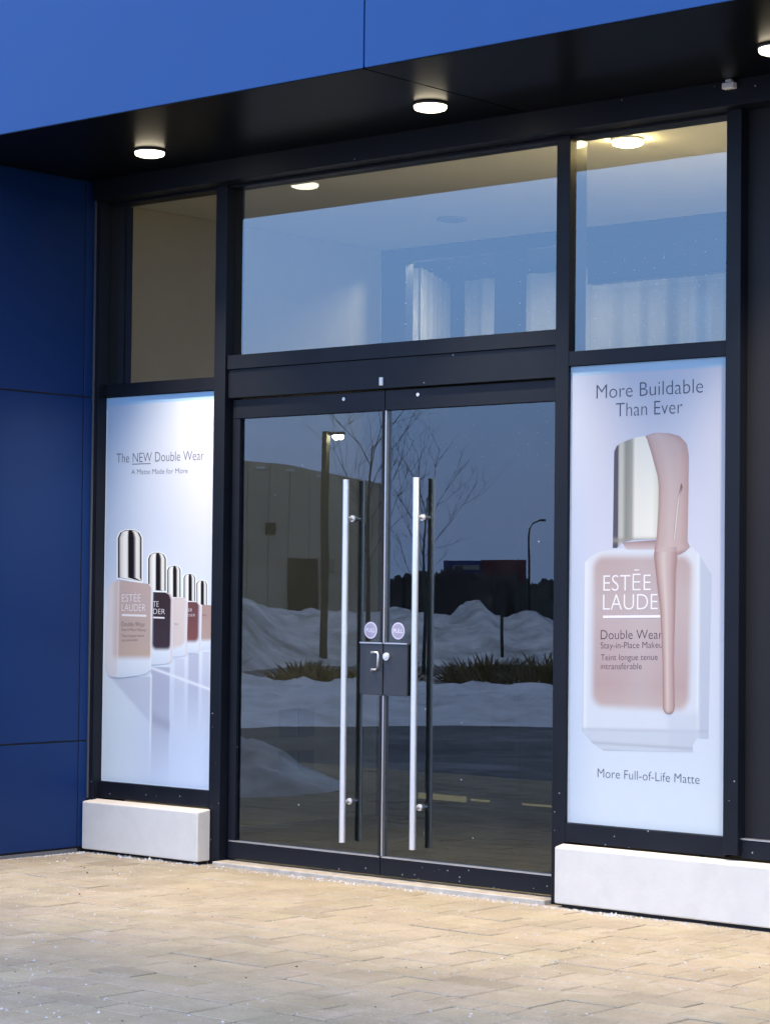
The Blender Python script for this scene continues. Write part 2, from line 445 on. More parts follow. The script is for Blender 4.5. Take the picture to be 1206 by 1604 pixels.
M['print'] = vcol_mat('poster_print', 0.6, 0.10)
M['ink_grey'] = mat('grey_ink', lin((80, 86, 100)), 0.5, spec=0.1)
M['ink_white'] = mat('white_ink', (0.80, 0.76, 0.72), 0.5, spec=0.1)
M['ink_dark'] = mat('dark_ink', lin((92, 66, 72)), 0.5, spec=0.1)
M['black_back'] = mat('blackout_board', (0.01, 0.01, 0.01), 0.9)

def soil(m, amount, scale, color=(0.20, 0.18, 0.15)):
    """ploughed-in grit: irregular brown-grey blotches over the snow"""
    t = m.node_tree; b = t.nodes['Principled BSDF']
    old = b.inputs['Base Color'].links[0].from_socket
    co = t.nodes.new('ShaderNodeTexCoord')
    n = t.nodes.new('ShaderNodeTexNoise'); n.inputs['Scale'].default_value = scale; n.inputs['Detail'].default_value = 9; n.inputs['Roughness'].default_value = 0.72
    t.links.new(co.outputs['Object'], n.inputs['Vector'])
    r = t.nodes.new('ShaderNodeMapRange'); r.inputs[1].default_value = 0.50; r.inputs[2].default_value = 0.66; r.inputs[3].default_value = 0.0; r.inputs[4].default_value = amount
    t.links.new(n.outputs[0], r.inputs[0])
    mc = t.nodes.new('ShaderNodeMix'); mc.data_type = 'RGBA'
    t.links.new(r.outputs[0], mc.inputs[0]); t.links.new(old, mc.inputs[6]); mc.inputs[7].default_value = (*color, 1)
    t.links.new(mc.outputs[2], b.inputs['Base Color'])
soil(M['dirty_snow'], 0.75, 0.55)
soil(M['snow'], 0.30, 0.9)
soil(M['granite'], 0.14, 3.0, (0.36, 0.335, 0.29))
soil(M['asphalt'], 0.55, 0.5, (0.45, 0.45, 0.46))

# ------------------------------------------------------------------ ground
def structure(o): return tag(o, kind='structure')
g = MB(); g.box(-900, 900, -900, 900, -1.0, -0.06)
structure(g.build('parking_lot', M['asphalt']))

def make_pavement():
    """laid concrete pavers with open joints, each a little out of level, on a sand bed"""
    V = []; Fc = []; C = []
    def slab(x0, x1, y0, y1):
        j = 0.0025 + 0.002 * random.random()
        x0 += j; x1 -= j; y0 += j; y1 -= j
        cx, cy = (x0 + x1) / 2, (y0 + y1) / 2
        tx, ty, dz = random.gauss(0, 0.0045), random.gauss(0, 0.0045), random.gauss(0, 0.0012)
        ch = 0.004
        tone = 1 + random.gauss(0, 0.032)
        if random.random() < 0.04: tone *= 0.87
        base = (0.378 * tone, 0.326 * tone * (1 + random.gauss(0, 0.01)), 0.228 * tone * (1 + random.gauss(0, 0.02)))
        o = len(V)
        for (a, b, low) in ((x0, y0, 1), (x1, y0, 1), (x1, y1, 1), (x0, y1, 1), (x0 + ch, y0 + ch, 0), (x1 - ch, y0 + ch, 0), (x1 - ch, y1 - ch, 0), (x0 + ch, y1 - ch, 0)):
            z = -0.035 + dz + (a - cx) * tx + (b - cy) * ty - 0.0035 * low
            V.append((a, b, z)); C.append(base)
        for k in range(4):
            V.append((V[o + k][0], V[o + k][1], -0.056)); C.append(base)
        Fc.append((o + 4, o + 5, o + 6, o + 7))
        for k in range(4):
            k2 = (k + 1) % 4
            Fc.append((o + k, o + k2, o + 4 + k2, o + 4 + k))
            Fc.append((o + 8 + k, o + 8 + k2, o + k2, o + k))
    y = 0.06
    hs = (0.15, 0.15, 0.225, 0.15, 0.225)
    r = 0
    while y > -5.6:
        h = hs[r % 5]; x = -6.0 - random.random() * 0.2
        while x < 8.5:
            w = random.choice((0.15, 0.225, 0.225, 0.30, 0.30))
            slab(x, x + w, y - h, y); x += w
        y -= h; r += 1
    m = vcol_mat('paver_concrete', 0.85, 0.25)
    t = m.node_tree; b = t.nodes['Principled BSDF']
    a = t.nodes['Attribute']
    co = t.nodes.new('ShaderNodeTexCoord')
    n = t.nodes.new('ShaderNodeTexNoise'); n.inputs['Scale'].default_value = 2.2; n.inputs['Detail'].default_value = 8; n.inputs['Roughness'].default_value = 0.7
    t.links.new(co.outputs['Object'], n.inputs['Vector'])
    rr = t.nodes.new('ShaderNodeMapRange'); rr.inputs[1].default_value = 0.3; rr.inputs[2].default_value = 0.7; rr.inputs[3].default_value = 0.80; rr.inputs[4].default_value = 1.15
    t.links.new(n.outputs[0], rr.inputs[0])
    n2 = t.nodes.new('ShaderNodeTexNoise'); n2.inputs['Scale'].default_value = 160; n2.inputs['Detail'].default_value = 3
    t.links.new(co.outputs['Object'], n2.inputs['Vector'])
    r2 = t.nodes.new('ShaderNodeMapRange'); r2.inputs[1].default_value = 0.3; r2.inputs[2].default_value = 0.7; r2.inputs[3].default_value = 0.85; r2.inputs[4].default_value = 1.15
    t.links.new(n2.outputs[0], r2.inputs[0])
    mu = t.nodes.new('ShaderNodeMath'); mu.operation = 'MULTIPLY'
    t.links.new(rr.outputs[0], mu.inputs[0]); t.links.new(r2.outputs[0], mu.inputs[1])
    vm = t.nodes.new('ShaderNodeVectorMath'); vm.operation = 'SCALE'
    t.links.new(a.outputs['Color'], vm.inputs[0]); t.links.new(mu.outputs[0], vm.inputs['Scale'])
    # patches of dry road salt
    n3 = t.nodes.new('ShaderNodeTexNoise'); n3.inputs['Scale'].default_value = 5.5; n3.inputs['Detail'].default_value = 10; n3.inputs['Roughness'].default_value = 0.75
    t.links.new(co.outputs['Object'], n3.inputs['Vector'])
    r3 = t.nodes.new('ShaderNodeMapRange'); r3.inputs[1].default_value = 0.52; r3.inputs[2].default_value = 0.72; r3.inputs[3].default_value = 0.0; r3.inputs[4].default_value = 0.38
    t.links.new(n3.outputs[0], r3.inputs[0])
    mc = t.nodes.new('ShaderNodeMix'); mc.data_type = 'RGBA'
    t.links.new(r3.outputs[0], mc.inputs[0]); t.links.new(vm.outputs[0], mc.inputs[6]); mc.inputs[7].default_value = (0.58, 0.53, 0.45, 1)
    t.links.new(mc.outputs[2], b.inputs['Base Color'])
    bp = t.nodes.new('ShaderNodeBump'); bp.inputs['Strength'].default_value = 0.35; bp.inputs['Distance'].default_value = 0.004
    t.links.new(n2.outputs[0], bp.inputs['Height']); t.links.new(bp.outputs[0], b.inputs['Normal'])
    o = mesh_np('pavement', V, Fc, m, cols=np.array(C))
    structure(o)
    s = MB(); s.box(-6.2, 8.8, -5.65, 2.2, -0.058, -0.0425)
    structure(s.build('sand_bed', mat('sand_bed', (0.26, 0.235, 0.20), 0.95, var=0.3, vscale=8)))
make_pavement()

def grains(name, pts, m, label=None):
    V = []; Fc = []
    for x, y, z, r in pts:
        o = len(V)
        k = [(1, 0, 0), (-.6, .8, 0), (-.6, -.8, 0), (0.1, 0.05, .8)]
        a = random.random() * 6.28
        for q in k:
            j = 0.7 + 0.6 * random.random()
            V.append((x + r * j * (q[0] * math.cos(a) - q[1] * math.sin(a)), y + r * j * (q[0] * math.sin(a) + q[1] * math.cos(a)), z + r * q[2] * j))
        Fc += [(o, o + 1, o + 3), (o + 1, o + 2, o + 3), (o + 2, o, o + 3)]
    ob = mesh_np(name, V, Fc, m)
    return tag(ob, kind='stuff')
pts = []
for _ in range(7000):
    x = random.uniform(-2.05, 4.2); y = -random.random() ** 0.9 * 4.2 - 0.05
    if math.sin(x * 2.1 + 1.7 * y) + math.sin(3.3 * y - 0.8 * x + 1) + random.gauss(0, 0.8) < 0.1: continue
    pts.append((x, y, -0.036, 0.0024 + 0.0065 * random.random() ** 4))
for _ in range(1500):      # drift against the wall feet and the threshold
    x = random.uniform(-2.08, 3.2)
    y0 = -0.08 if (x < -1.2 or x > 1.12) else -0.06
    pts.append((x, y0 - abs(random.gauss(0, 0.035)), -0.037, 0.003 + 0.006 * random.random() ** 2 + (0.010 * random.random() if random.random() < 0.22 * (0.5 + 0.5 * math.sin(x * 4.1 + 2)) else 0)))
for _ in range(260):
    pts.append((-2.085 + abs(random.gauss(0, 0.02)), random.uniform(-0.95, -0.1), -0.036, 0.003 + 0.005 * random.random()))
sn = grains('snow_grains', pts, mat('trodden_snow', (0.56, 0.55, 0.53), 0.9, var=0.2, vscale=40))
sn['label'] = 'scattered white grains of snow and salt on the pavers'
pts = []
for _ in range(60):
    pts.append((random.uniform(-1.8, 4), -random.random() * 3.4 - 0.1, -0.036, 0.004 + 0.004 * random.random()))
gr = grains('grit', pts, M['dark_wall']); gr['label'] = 'dark specks of grit scattered on the pavers'

# ------------------------------------------------------------------ the shop building
shop = empty('shop_building', (0, 0, 0))
tag(shop, 'shopfront with bright blue canopy, black frames, glass double doors and shaded blue side wall', 'building')

# side wing facing the entrance: panels in canopy blue, shade painted into the colour
c = MB(); c.box(-9.0, -2.106, -0.93, 0.205, -0.05, 6.5); c.build('wing_core', M['joint'], shop)
WX = -2.100
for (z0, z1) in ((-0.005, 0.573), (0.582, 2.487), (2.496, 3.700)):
    p = MB(); p.box(WX - 0.02, WX, -0.96, -0.130, z0, z1); p.build('side_panel', M['shaded_blue'], shop, bevel=0.0025)
    p = MB(); p.box(WX - 0.02, WX, -0.122, -0.062, z0, z1); p.build('corner_panel', M['shaded_blue'], shop, bevel=0.0025)
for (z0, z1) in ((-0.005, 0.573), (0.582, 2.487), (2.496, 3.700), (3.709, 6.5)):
    p = MB(); p.box(-5.0, WX - 0.021, -0.96, -0.94, z0, z1); p.build('side_panel', M['shaded_blue'], shop, bevel=0.0025)
p = MB(); p.box(WX - 0.03, WX + 0.006, -0.965, -0.128, -0.036, -0.016); p.build('base_flashing', M['trim'], shop, bevel=0.002)
p = MB(); p.box(WX - 0.02, WX + 0.004, -0.060, -0.050, 0.26, 3.70); p.build('edge_trim', M['trim'], shop)

# canopy
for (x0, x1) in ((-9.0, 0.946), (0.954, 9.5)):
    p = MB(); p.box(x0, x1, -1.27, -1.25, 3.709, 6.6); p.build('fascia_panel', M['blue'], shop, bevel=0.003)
    p = MB(); p.box(x0, x1, -1.268, -0.10, 3.705, 3.725); p.build('soffit_panel', M['soffit'], shop, bevel=0.0015)
p = MB(); p.box(-8.9, 9.4, -1.249, 9.0, 3.730, 6.59); p.build('canopy_core', M['joint'], shop)
p = MB(); p.box(-2.08, 9.4, -0.099, 0.12, 3.592, 3.729); p.build('head_beam', M['black'], shop, bevel=0.003)

# vertical frame members
p = MB(); p.box(-2.099, -2.066, -0.049, 0.20, -0.05, 3.592); p.build('mullion', M['black'], shop, bevel=0.002)
p = MB(); p.box(-1.205, -1.122, -0.002, 0.135, -0.05, 3.592); p.build('mullion', M['black'], shop, bevel=0.003)
p = MB(); p.box(1.062, 1.140, -0.002, 0.135, -0.05, 3.592); p.build('mullion', M['black'], shop, bevel=0.003)
p = MB(); p.box(2.021, 2.098, -0.030, 0.135, 0.277, 3.592); p.build('mullion', M['black'], shop, bevel=0.004)
# charcoal bay to the right, with its bottom rail
p = MB(); p.box(2.0985, 4.6, 0.03, 0.06, 0.352, 3.592); p.build('charcoal_panel', M['dark_panel'], shop)
p = MB(); p.box(2.0985, 4.6, -0.004, 0.12, 0.264, 0.346); p.build('bottom_rail', M['black'], shop, bevel=0.003)
p = MB(); p.box(2.0985, 4.6, -0.006, 0.03, 0.3465, 0.3525); p.build('edge_trim', M['bright'], shop)

def window(x0, x1, z0, z1, sill_h, sy=-0.001, yg=0.025):
    q = MB(); q.box(x0 + 0.001, x1 - 0.001, yg, yg + 0.008, z0 + 0.0005, z1 - 0.0005); o = q.build('window', M['glass'], shop)
    w = MB(); w.box(x0, x1, sy, 0.12, z0 - sill_h, z0); w.build('sill', M['black'], o, bevel=0.002)
    w = MB(); w.box(x0, x1, 0.012, 0.12, z1, z1 + 0.014); w.build('head_trim', M['black'], o, bevel=0.002)
    return o
window(-2.0655, -1.2055, 2.566, 3.577, 0.070)
window(1.1405, 2.0205, 2.563, 3.577, 0.069)
window(-1.1215, 1.0615, 2.676, 3.577, 0.075, sy=0.012, yg=0.06)
# sills and blackout boards behind the posters
for (x0, x1) in ((-2.0655, -1.2055), (1.1405, 2.0205)):
    p = MB(); p.box(x0, x1, -0.003, 0.12, 0.262, 0.352); p.build('sill', M['black'], shop, bevel=0.004)
    p = MB(); p.box(x0, x1, 0.022, 0.05, 0.353, 2.492); p.build('blackout_board', M['black_back'], shop)

# door header, sensor, threshold
p = MB(); p.box(-1.1215, 1.0615, 0.022, 0.12, 2.447, 2.6005); p.build('door_header', M['black'], shop, bevel=0.003)
p = MB(); p.box(-0.048, -0.026, 0.010, 0.0215, 2.462, 2.504); p.build('door_sensor', M['white'], shop, bevel=0.003)
p = MB(); p.box(-1.1215, 1.0615, -0.055, 0.13, -0.05, -0.012); p.build('threshold', M['sill'], shop, bevel=0.006)
p = MB(); p.box(-1.1215, -1.104, 0.060, 0.118, -0.012, 2.447); p.build('door_jamb', M['black'], shop)

SEAM = -0.036
def arc(cx, cz, r, n=32): return [(cx + r * math.cos(2 * math.pi * k / n), cz + r * math.sin(2 * math.pi * k / n)) for k in range(n)]
def door(x0, x1, side):
    """side -1: the leaf left of the seam, +1: the right one"""
    gx0, gx1 = x0 + 0.0005, x1 - 0.0005
    if side < 0: gx0 = x0 + 0.050
    q = MB(); q.box(gx0, gx1 , 0.066, 0.076, 0.0895, 2.3375); o = q.build('door', M['glass_door'], shop)
    o['label'] = 'glass door leaf with dark rails, ' + ('hung left of the meeting seam' if side < 0 else 'hung right of the meeting seam')
    w = MB(); w.box(x0, x1, 0.045, 0.092, 2.338, 2.440); w.build('rail', M['black'], o, bevel=0.003)
    w = MB(); w.box(x0, x1, 0.045, 0.092, 0.000, 0.089); w.build('rail', M['black'], o, bevel=0.003)
    if side < 0:
        q = MB(); q.box(x0, x0 + 0.0495, 0.047, 0.090, 0.0895, 2.3375); q.build('stile', M['black'], o, bevel=0.003)
    q = MB(); q.box(x0 + 0.01, x1 - 0.002, 0.041, 0.065, 0.0895, 0.0955); q.build('rail_edge', M['bright'], o)
    # meeting edge: dark seal on the left leaf, bright polished edge on the right one
    e0, e1 = (x1 - 0.016, x1 - 0.001) if side < 0 else (x0 + 0.001, x0 + 0.009)
    for (za, zb) in ((0.0965, 0.900), (1.168, 2.337)):
        q = MB(); q.box(e0, e1, 0.046, 0.0655, za, zb); q.build('meeting_edge', M['joint'] if side < 0 else M['bright'], o)
    hx = -0.257 if side < 0 else 0.207
    for hy, nm in ((0.006, 'pull_handle'), (0.136, 'inner_handle')):
        h = MB()
        h.tube([(hx, hy, 0.150), (hx, hy, 1.992)], 0.0165, 24)
        for z in (0.355, 1.794):
            y1 = 0.0655 if hy < 0.06 else 0.0765
            h.tube([(hx, hy, z), (hx, y1, z)], 0.0095, 16)
            h.tube([(hx, y1 - 0.012 * (1 if hy < 0.06 else -1), z), (hx, y1, z)], 0.017, 20)
        h.build(nm, M['steel'] if hy < 0.06 else M['plate'], o, bevel=0.002)  # inner handle's dark colour puts in the dimness of the interior side
    px0, px1 = (-0.190, SEAM - 0.004) if side < 0 else (SEAM + 0.004, 0.124)
    q = MB(); q.box(px0, px1, 0.050, 0.0655, 0.903, 1.160); q.build('guard_plate', M['plate'], o, bevel=0.003)
    q = MB(); q.box(px0, px1, 0.046, 0.0655, 1.1605, 1.167); q.build('plate_edge', M['bright'], o)
    if side < 0:
        q = MB()
        q.tube([(-0.098, 0.034, 1.116), (-0.060, 0.034, 1.116), (-0.054, 0.034, 1.105), (-0.056, 0.034, 1.050), (-0.066, 0.034, 1.030), (-0.098, 0.034, 1.028)], 0.0055, 12)
        q.tube([(-0.098, 0.034, 1.116), (-0.098, 0.0495, 1.116)], 0.006, 12); q.tube([(-0.098, 0.034, 1.028), (-0.098, 0.0495, 1.028)], 0.006, 12)
        q.build('latch_bar', M['steel'], o)
    else:
        q = MB(); q.prism_y(arc(-0.008, 1.097, 0.020), 0.038, 0.0495); q.prism_y(arc(-0.008, 1.097, 0.010), 0.034, 0.0375); q.build('lock_cylinder', M['steel'], o, bevel=0.002)
    sx = -0.132 if side < 0 else 0.050
    q = MB(); q.prism_y(arc(sx, 1.227, 0.0425, 48), 0.0645, 0.0657, 0)
    st = q.build('sticker', [mat('sticker_white', (0.62, 0.60, 0.68), 0.5)], o)
    st['label'] = 'round pale sticker reading PULL'
    t = text('sticker_lettering', [('PULL', sx - 0.029, sx + 0.029, 1.217, 1.217, 0.020)], 0.0641, mat('sticker_ink', (0.95, 0.95, 0.95), 0.5), o)
    dk = MB(); dk.prism_y(arc(sx, 1.227, 0.036, 40), 0.06425, 0.06445); dk.build('sticker_disc', mat('sticker_lilac', (0.36, 0.33, 0.43), 0.5), o)
    q = MB(); sxx = -0.312 if side < 0 else 0.182
    q.prism_y(arc(sxx, 2.408, 0.010, 20), 0.039, 0.0445); q.build('screw_cap', M['white'], o, bevel=0.002)
    return o
dl = door(-1.1035, SEAM - 0.002, -1)
dr = door(SEAM + 0.002, 1.0595, 1)

# vestibule and the room behind
VX = -2.17
p = MB(); p.box(VX - 0.12, VX, 0.21, 2.48, 0.0, 3.62); p.build('vestibule_wall', M['plaster'], shop)
p = MB(); p.box(VX - 0.12, 4.6, 0.136, 2.48, 3.622, 3.70); p.build('vestibule_ceiling', M['ceiling'], shop)
p = MB(); p.box(4.4, 4.6, 0.136, 2.48, 0.0, 3.62); p.build('vestibule_wall', M['plaster'], shop)
p = MB(); p.box(VX, 4.4, 0.131, 2.36, -0.05, -0.014); p.build('entrance_mat', M['mat'], shop)
p = MB(); p.box(VX, 4.4, 2.361, 2.90, -0.05, -0.010); p.build('floor_strip', M['floor_in'], shop)
p = MB(); p.box(-8.0, 4.6, 2.901, 9.0, -0.05, -0.012); p.build('shop_floor', M['floor_in'], shop)
p = MB(); p.box(-8.0, 4.6, 8.8, 9.0, -0.01, 4.0); p.box(-8.0, -7.8, 2.6, 8.799, -0.01, 4.0); p.box(4.61, 4.8, 0.14, 9.0, -0.01, 4.0); p.build('shop_wall', M['dark_wall'], shop)
p = MB(); p.box(-8.0, 4.6, 2.57, 9.0, 3.73 - 0.05, 3.7295); p.build('shop_ceiling', M['dark_wall'], shop)
p = MB(); p.box(-8.0, VX - 0.121, 2.481, 2.56, -0.01, 3.70); p.build('shop_wall', M['dark_wall'], shop)
f = MB()
f.box(VX, 4.4, 2.481, 2.56, 3.535, 3.70)
f.box(VX, -1.965, 2.481, 2.56, -0.009, 3.534)
f.box(-1.245, -1.055, 2.481, 2.56, -0.009, 3.534)
f.box(1.0, 1.18, 2.481, 2.56, -0.009, 3.28)
f.box(-0.54, 4.4, 2.482, 2.559, 3.281, 3.5345)
f.box(-1.9645, -1.2455, 2.482, 2.559, -0.0095, 0.095); f.box(-1.0545, 0.9995, 2.482, 2.559, -0.0095, 0.095); f.box(1.1805, 4.4, 2.482, 2.559, -0.0095, 0.095)
fo = f.build('inner_frame', mat('inner_frame_paint', (0.012, 0.014, 0.018), 0.4), shop, bevel=0.002)
for (x0, x1, z1) in ((-1.964, -1.246, 3.534), (-1.054, -0.541, 3.534), (-0.539, 0.999, 3.28), (1.181, 4.39, 3.28)):
    q = MB(); q.box(x0, x1, 2.515, 2.521, 0.096, z1); q.build('inner_pane', M['glass_in'], fo)
dp = MB()      # dot film on the inner glass, dots on a diagonal grid
for i in range(0, 42):
    for k in range(0, 20):
        x = -1.96 + i * 0.0705; z = 2.20 + k * 0.1335 + (0.067 if i % 2 else 0)
        if z > 3.50 or x > 0.98 or -1.24 < x < -1.06: continue
        dp.box(x - 0.0026, x + 0.0026, 2.4785, 2.4795, z - 0.0026, z + 0.0026)
tag(dp.build('glass_dots', M['white'], fo), kind='stuff')
gm = mat('grille_paint', (0.25, 0.235, 0.19), 0.8)
for (y0, y1, z0, z1) in ((1.57, 1.712, 0.53, 0.70), (1.733, 1.875, 0.53, 0.70), (1.57, 1.712, 0.318, 0.44), (1.733, 1.875, 0.318, 0.44)):
    q = MB(); q.box(VX + 0.0005, VX + 0.015, y0, y1, z0, z1); q.build('wall_grille', gm, shop, bevel=0.003)

def curtain(name, a, b, z0, z1a, z1b, label, period=0.15, depth=0.011):
    a = Vector((*a, 0)); b = Vector((*b, 0)); L = (b - a).length
    d = (b - a) / L; nrm = Vector((-d.y, d.x, 0))
    n = int(L / period * 14); V = []; Fc = []
    for i in range(n + 1):
        s = L * i / n; ph = 2 * math.pi * s / period
        off = depth * (math.sin(ph) + 0.35 * math.sin(2 * ph + 0.8) + 0.5 * math.sin(0.37 * ph))
        for z in (z0, z1a + (z1b - z1a) * s / L):
            pth = a + d * s + nrm * off; V.append((pth.x, pth.y, z))
    for i in range(n): Fc.append((2 * i, 2 * i + 2, 2 * i + 3, 2 * i + 1))
    o = mesh_np(name, V, Fc, M['curtain'], smooth=True)
    so = o.modifiers.new('thickness', 'SOLIDIFY'); so.thickness = 0.006
    return tag(o, label, 'curtain', 'white curtains inside the shop')
curtain('curtain', (-2.85, 3.1), (-2.345, 3.1), 2.6, 3.60, 3.60, 'white pleated curtain behind the transom, nearer the left of the doors')
curtain('curtain', (-2.35, 3.11), (-2.74, 3.88), 2.6, 3.60, 3.60, 'white pleated curtain running back into the shop behind the transom')
curtain('curtain', (-2.62, 3.9), (2.8, 3.9), 2.75, 3.62, 3.62, 'wide white pleated curtain seen through the upper right window', period=0.22, depth=0.020)

# lamps inside
def disc_lamp(name, x, y, z, r, m, label, group, rim):
    t = empty(name, (x, y, z)); tag(t, label, 'ceiling light', group)
    a = MB(); a.lathe([(r * 1.06, 0), (r * 1.06, -0.008), (r * 1.03, -0.012), (r * 0.5, -0.012)], n=40)
    a.build('housing', rim, t)
    b = MB(); b.lathe([(r * 0.99, -0.0125), (r * 0.99, -0.020), (r * 0.93, -0.028), (r * 0.7, -0.034), (0.001, -0.036)], n=40)
    b.build('lens', m, t)
    return t
disc_lamp('ceiling_light', 1.21, 0.37, 3.621, 0.075, M['lens_in'], 'glowing round lamp on the vestibule ceiling behind upper right window', 'vestibule lamps', M['white'])
disc_lamp('ceiling_light', 3.1, 1.3, 3.621, 0.11, M['lens_in'], 'added unseen lamp on the vestibule ceiling behind the charcoal bay', 'vestibule lamps', M['white'])  # added out of view to even out the vestibule light
sp = MB(); sp.lathe([(0.09, 0), (0.088, -0.012), (0.07, -0.016), (0.001, -0.017)], (-0.98, 1.73, 3.621), 32)
tag(sp.build('ceiling_speaker', M['concrete_light']), 'flat round grey speaker on the vestibule ceiling seen through the transom', 'speaker')
disc_lamp('ceiling_light', -1.6, 2.80, 3.679, 0.10, M['lens_shop_fill'], 'added unseen lamp on the shop ceiling lighting the white curtains', 'added shop lamps', M['white'])  # unseen lamp put in to light the curtains
ct = empty('display_counter', (0, 0, 0)); tag(ct, 'dark display counter with lit floor put in as a glow at its foot inside the right door', 'counter')
gl = empty('added_fill_globe', (1.62, 0.42, -0.014)); tag(gl, 'added unseen globe light in the vestibule behind the right poster', 'lamp')  # hidden light source added to brighten the vestibule ceiling
b = MB(); b.lathe([(0.13, 0), (0.13, 0.015), (0.02, 0.03), (0.012, 0.06), (0.012, 1.86), (0.03, 1.88)], n=24); b.build('stand', M['door_dark'], gl)
b = MB(); b.lathe([(0.031, 1.885)] + [(0.12 * math.sin(math.pi * k / 12), 2.0 - 0.12 * math.cos(math.pi * k / 12)) for k in range(1, 12)] + [(0.001, 2.12)], n=28); b.build('globe', M['fill_globe'], gl)
b = MB(); b.box(-3.6, -0.2, 3.45, 3.95, 0.13, 0.95); b.build('cabinet', M['door_dark'], ct, bevel=0.01)
b = MB(); b.box(-3.55, -0.25, 3.50, 3.90, -0.011, 0.1295); b.build('plinth', M['dark_wall'], ct)
b = MB(); b.box(-2.66, -2.24, 3.494, 3.4995, 0.006, 0.046); b.build('lit_floor_glow', M['strip'], ct)  # glowing strips stand in for lit floor beyond the inner glass
b = MB(); b.box(-2.20, -1.5, 3.494, 3.4995, 0.020, 0.034); b.build('lit_floor_glow', M['strip'], ct)

# ------------------------------------------------------------------ stone plinths, soffit lights
def plinth(x0, x1, label, yf=-0.07):
    b = MB(); b.box(x0, x1, yf, -0.0035, -0.018, 0.256)
    t = b.build('stone_plinth', M['granite'], None, bevel=0.008, seg=3)
    for v in t.data.vertices:
        if v.co.z > 0.2 and v.co.y < -0.05: v.co.z -= 0.012
    return tag(t, label, 'plinth', 'stone plinths')
plinth(-2.093, -1.186, 'short pale stone block under the poster with five bottles', -0.10)
plinth(1.130, 4.6, 'long pale stone block under the poster with one large bottle')
b = MB(); b.box(1.16, 4.6, -0.05, -0.004, -0.05, -0.0185); b.build('plinth_footing', M['joint'], shop)
b = MB(); b.box(-2.09, -1.21, -0.055, -0.004, -0.05, -0.0185); b.build('plinth_footing', M['joint'], shop)

rim = mat('lamp_rim', (0.08, 0.08, 0.08), 0.4)
def beam(t, z, power, color, size, blend, name='beam'):
    l = bpy.data.lights.new(name, 'SPOT'); l.energy = power; l.color = color; l.spot_size = R(size); l.spot_blend = blend; l.shadow_soft_size = 0.06
    o = bpy.data.objects.new(name, l); COL.objects.link(o); o.parent = t; o.location = (0, 0, z)
for (x, lab) in ((-1.166, 'glowing round soffit light nearest the shaded blue side wall'), (0.722, 'glowing round soffit light above the double doors'), (2.585, 'glowing round soffit light at the right edge, cut by the frame'), (4.45, 'round soffit light over the charcoal bay beyond the right window')):
    t = disc_lamp('soffit_light', x, -0.535, 3.7045, 0.078, M['lens'], lab, 'round lights in the soffit', rim)
    beam(t, -0.06, 39, (1.0, 0.79, 0.56), 80, 1.0)
d = MB(); d.box(2.06, 2.12, -0.135, -0.1005, 3.662, 3.690); d.box(2.075, 2.105, -0.13, -0.105, 3.690, 3.7045)
tag(d.build('soffit_sensor', M['white'], None, bevel=0.004), 'small pale sensor under the soffit above the right window', 'sensor')

# ------------------------------------------------------------------ posters
KP = np.array((0.78, 0.78, 0.68))
def px(c): return np.array(lin(c)) * KP
def sstep(a, b, x):
    t = np.clip((x - a) / (b - a), 0, 1); return t * t * (3 - 2 * t)
def mixc(c0, c1, t): return c0 * (1 - t[:, None]) + c1 * t[:, None]
def ramp(stops, t):
    ps = [s[0] for s in stops]; cs = np.array([px(s[1]) for s in stops])
    return np.stack([np.interp(t, ps, cs[:, k]) for k in range(3)], 1)

def grid_print(name, x0, x1, z0, z1, y, nx, nz, fn, parent):
    xs = np.linspace(x0, x1, nx); zs = np.linspace(z0, z1, nz)
    X, Z = np.meshgrid(xs, zs); X = X.ravel(); Z = Z.ravel()
    V = np.stack([X, np.full_like(X, y), Z], 1)
    i = np.arange(nz - 1)[:, None] * nx + np.arange(nx - 1)[None, :]
    i = i.ravel(); Fc = np.stack([i, i + 1, i + 1 + nx, i + nx], 1)
    return mesh_np(name, V.tolist(), Fc.tolist(), M['print'], parent, cols=fn(X, Z))

def shape_print(name, pts, y, fn, parent, nx=26, nz=90):
    """flat printed shape: rows across the outline, coloured by fn(X, Z, u, v)"""
    P = np.array(pts); n = len(P)
    zs = np.linspace(P[:, 1].min() + 1e-4, P[:, 1].max() - 1e-4, nz)
    zs = np.unique(np.concatenate([zs, P[:, 1] + 1e-4, P[:, 1] - 1e-4])); zs = zs[(zs > P[:, 1].min()) & (zs < P[:, 1].max())]
    V = []; UU = []; VV = []
    for z in zs:
        xs = []
        for k in range(n):
            (xa, za), (xb, zb) = P[k], P[(k + 1) % n]
            if (za - z) * (zb - z) < 0: xs.append(xa + (xb - xa) * (z - za) / (zb - za))
        a, b = (min(xs), max(xs)) if xs else (0, 0)
        for u in np.linspace(0, 1, nx):
            V.append((a + (b - a) * u, y, z)); UU.append(u); VV.append((z - zs[0]) / (zs[-1] - zs[0]))
    V = np.array(V); nzr = len(zs)
    i = (np.arange(nzr - 1)[:, None] * nx + np.arange(nx - 1)[None, :]).ravel()
    Fc = np.stack([i, i + 1, i + 1 + nx, i + nx], 1)
    return mesh_np(name, V.tolist(), Fc.tolist(), M['print'], parent, cols=fn(V[:, 0], V[:, 2], np.array(UU), np.array(VV)))

def rbox(X, Z, x0, x1, z0, z1, r):
    """signed distance to a rounded rectangle, negative inside"""
    cx, cz = (x0 + x1) / 2, (z0 + z1) / 2
    qx = np.abs(X - cx) - (x1 - x0) / 2 + r; qz = np.abs(Z - cz) - (z1 - z0) / 2 + r
    return np.hypot(np.maximum(qx, 0), np.maximum(qz, 0)) + np.minimum(np.maximum(qx, qz), 0) - r

def base_board(parent, x0, x1, z0, z1):
    b = MB(); b.box(x0, x1, 0.0152, 0.0205, z0, z1); b.build('panel', mat('poster_board', (0.7, 0.7, 0.75), 0.6), parent)

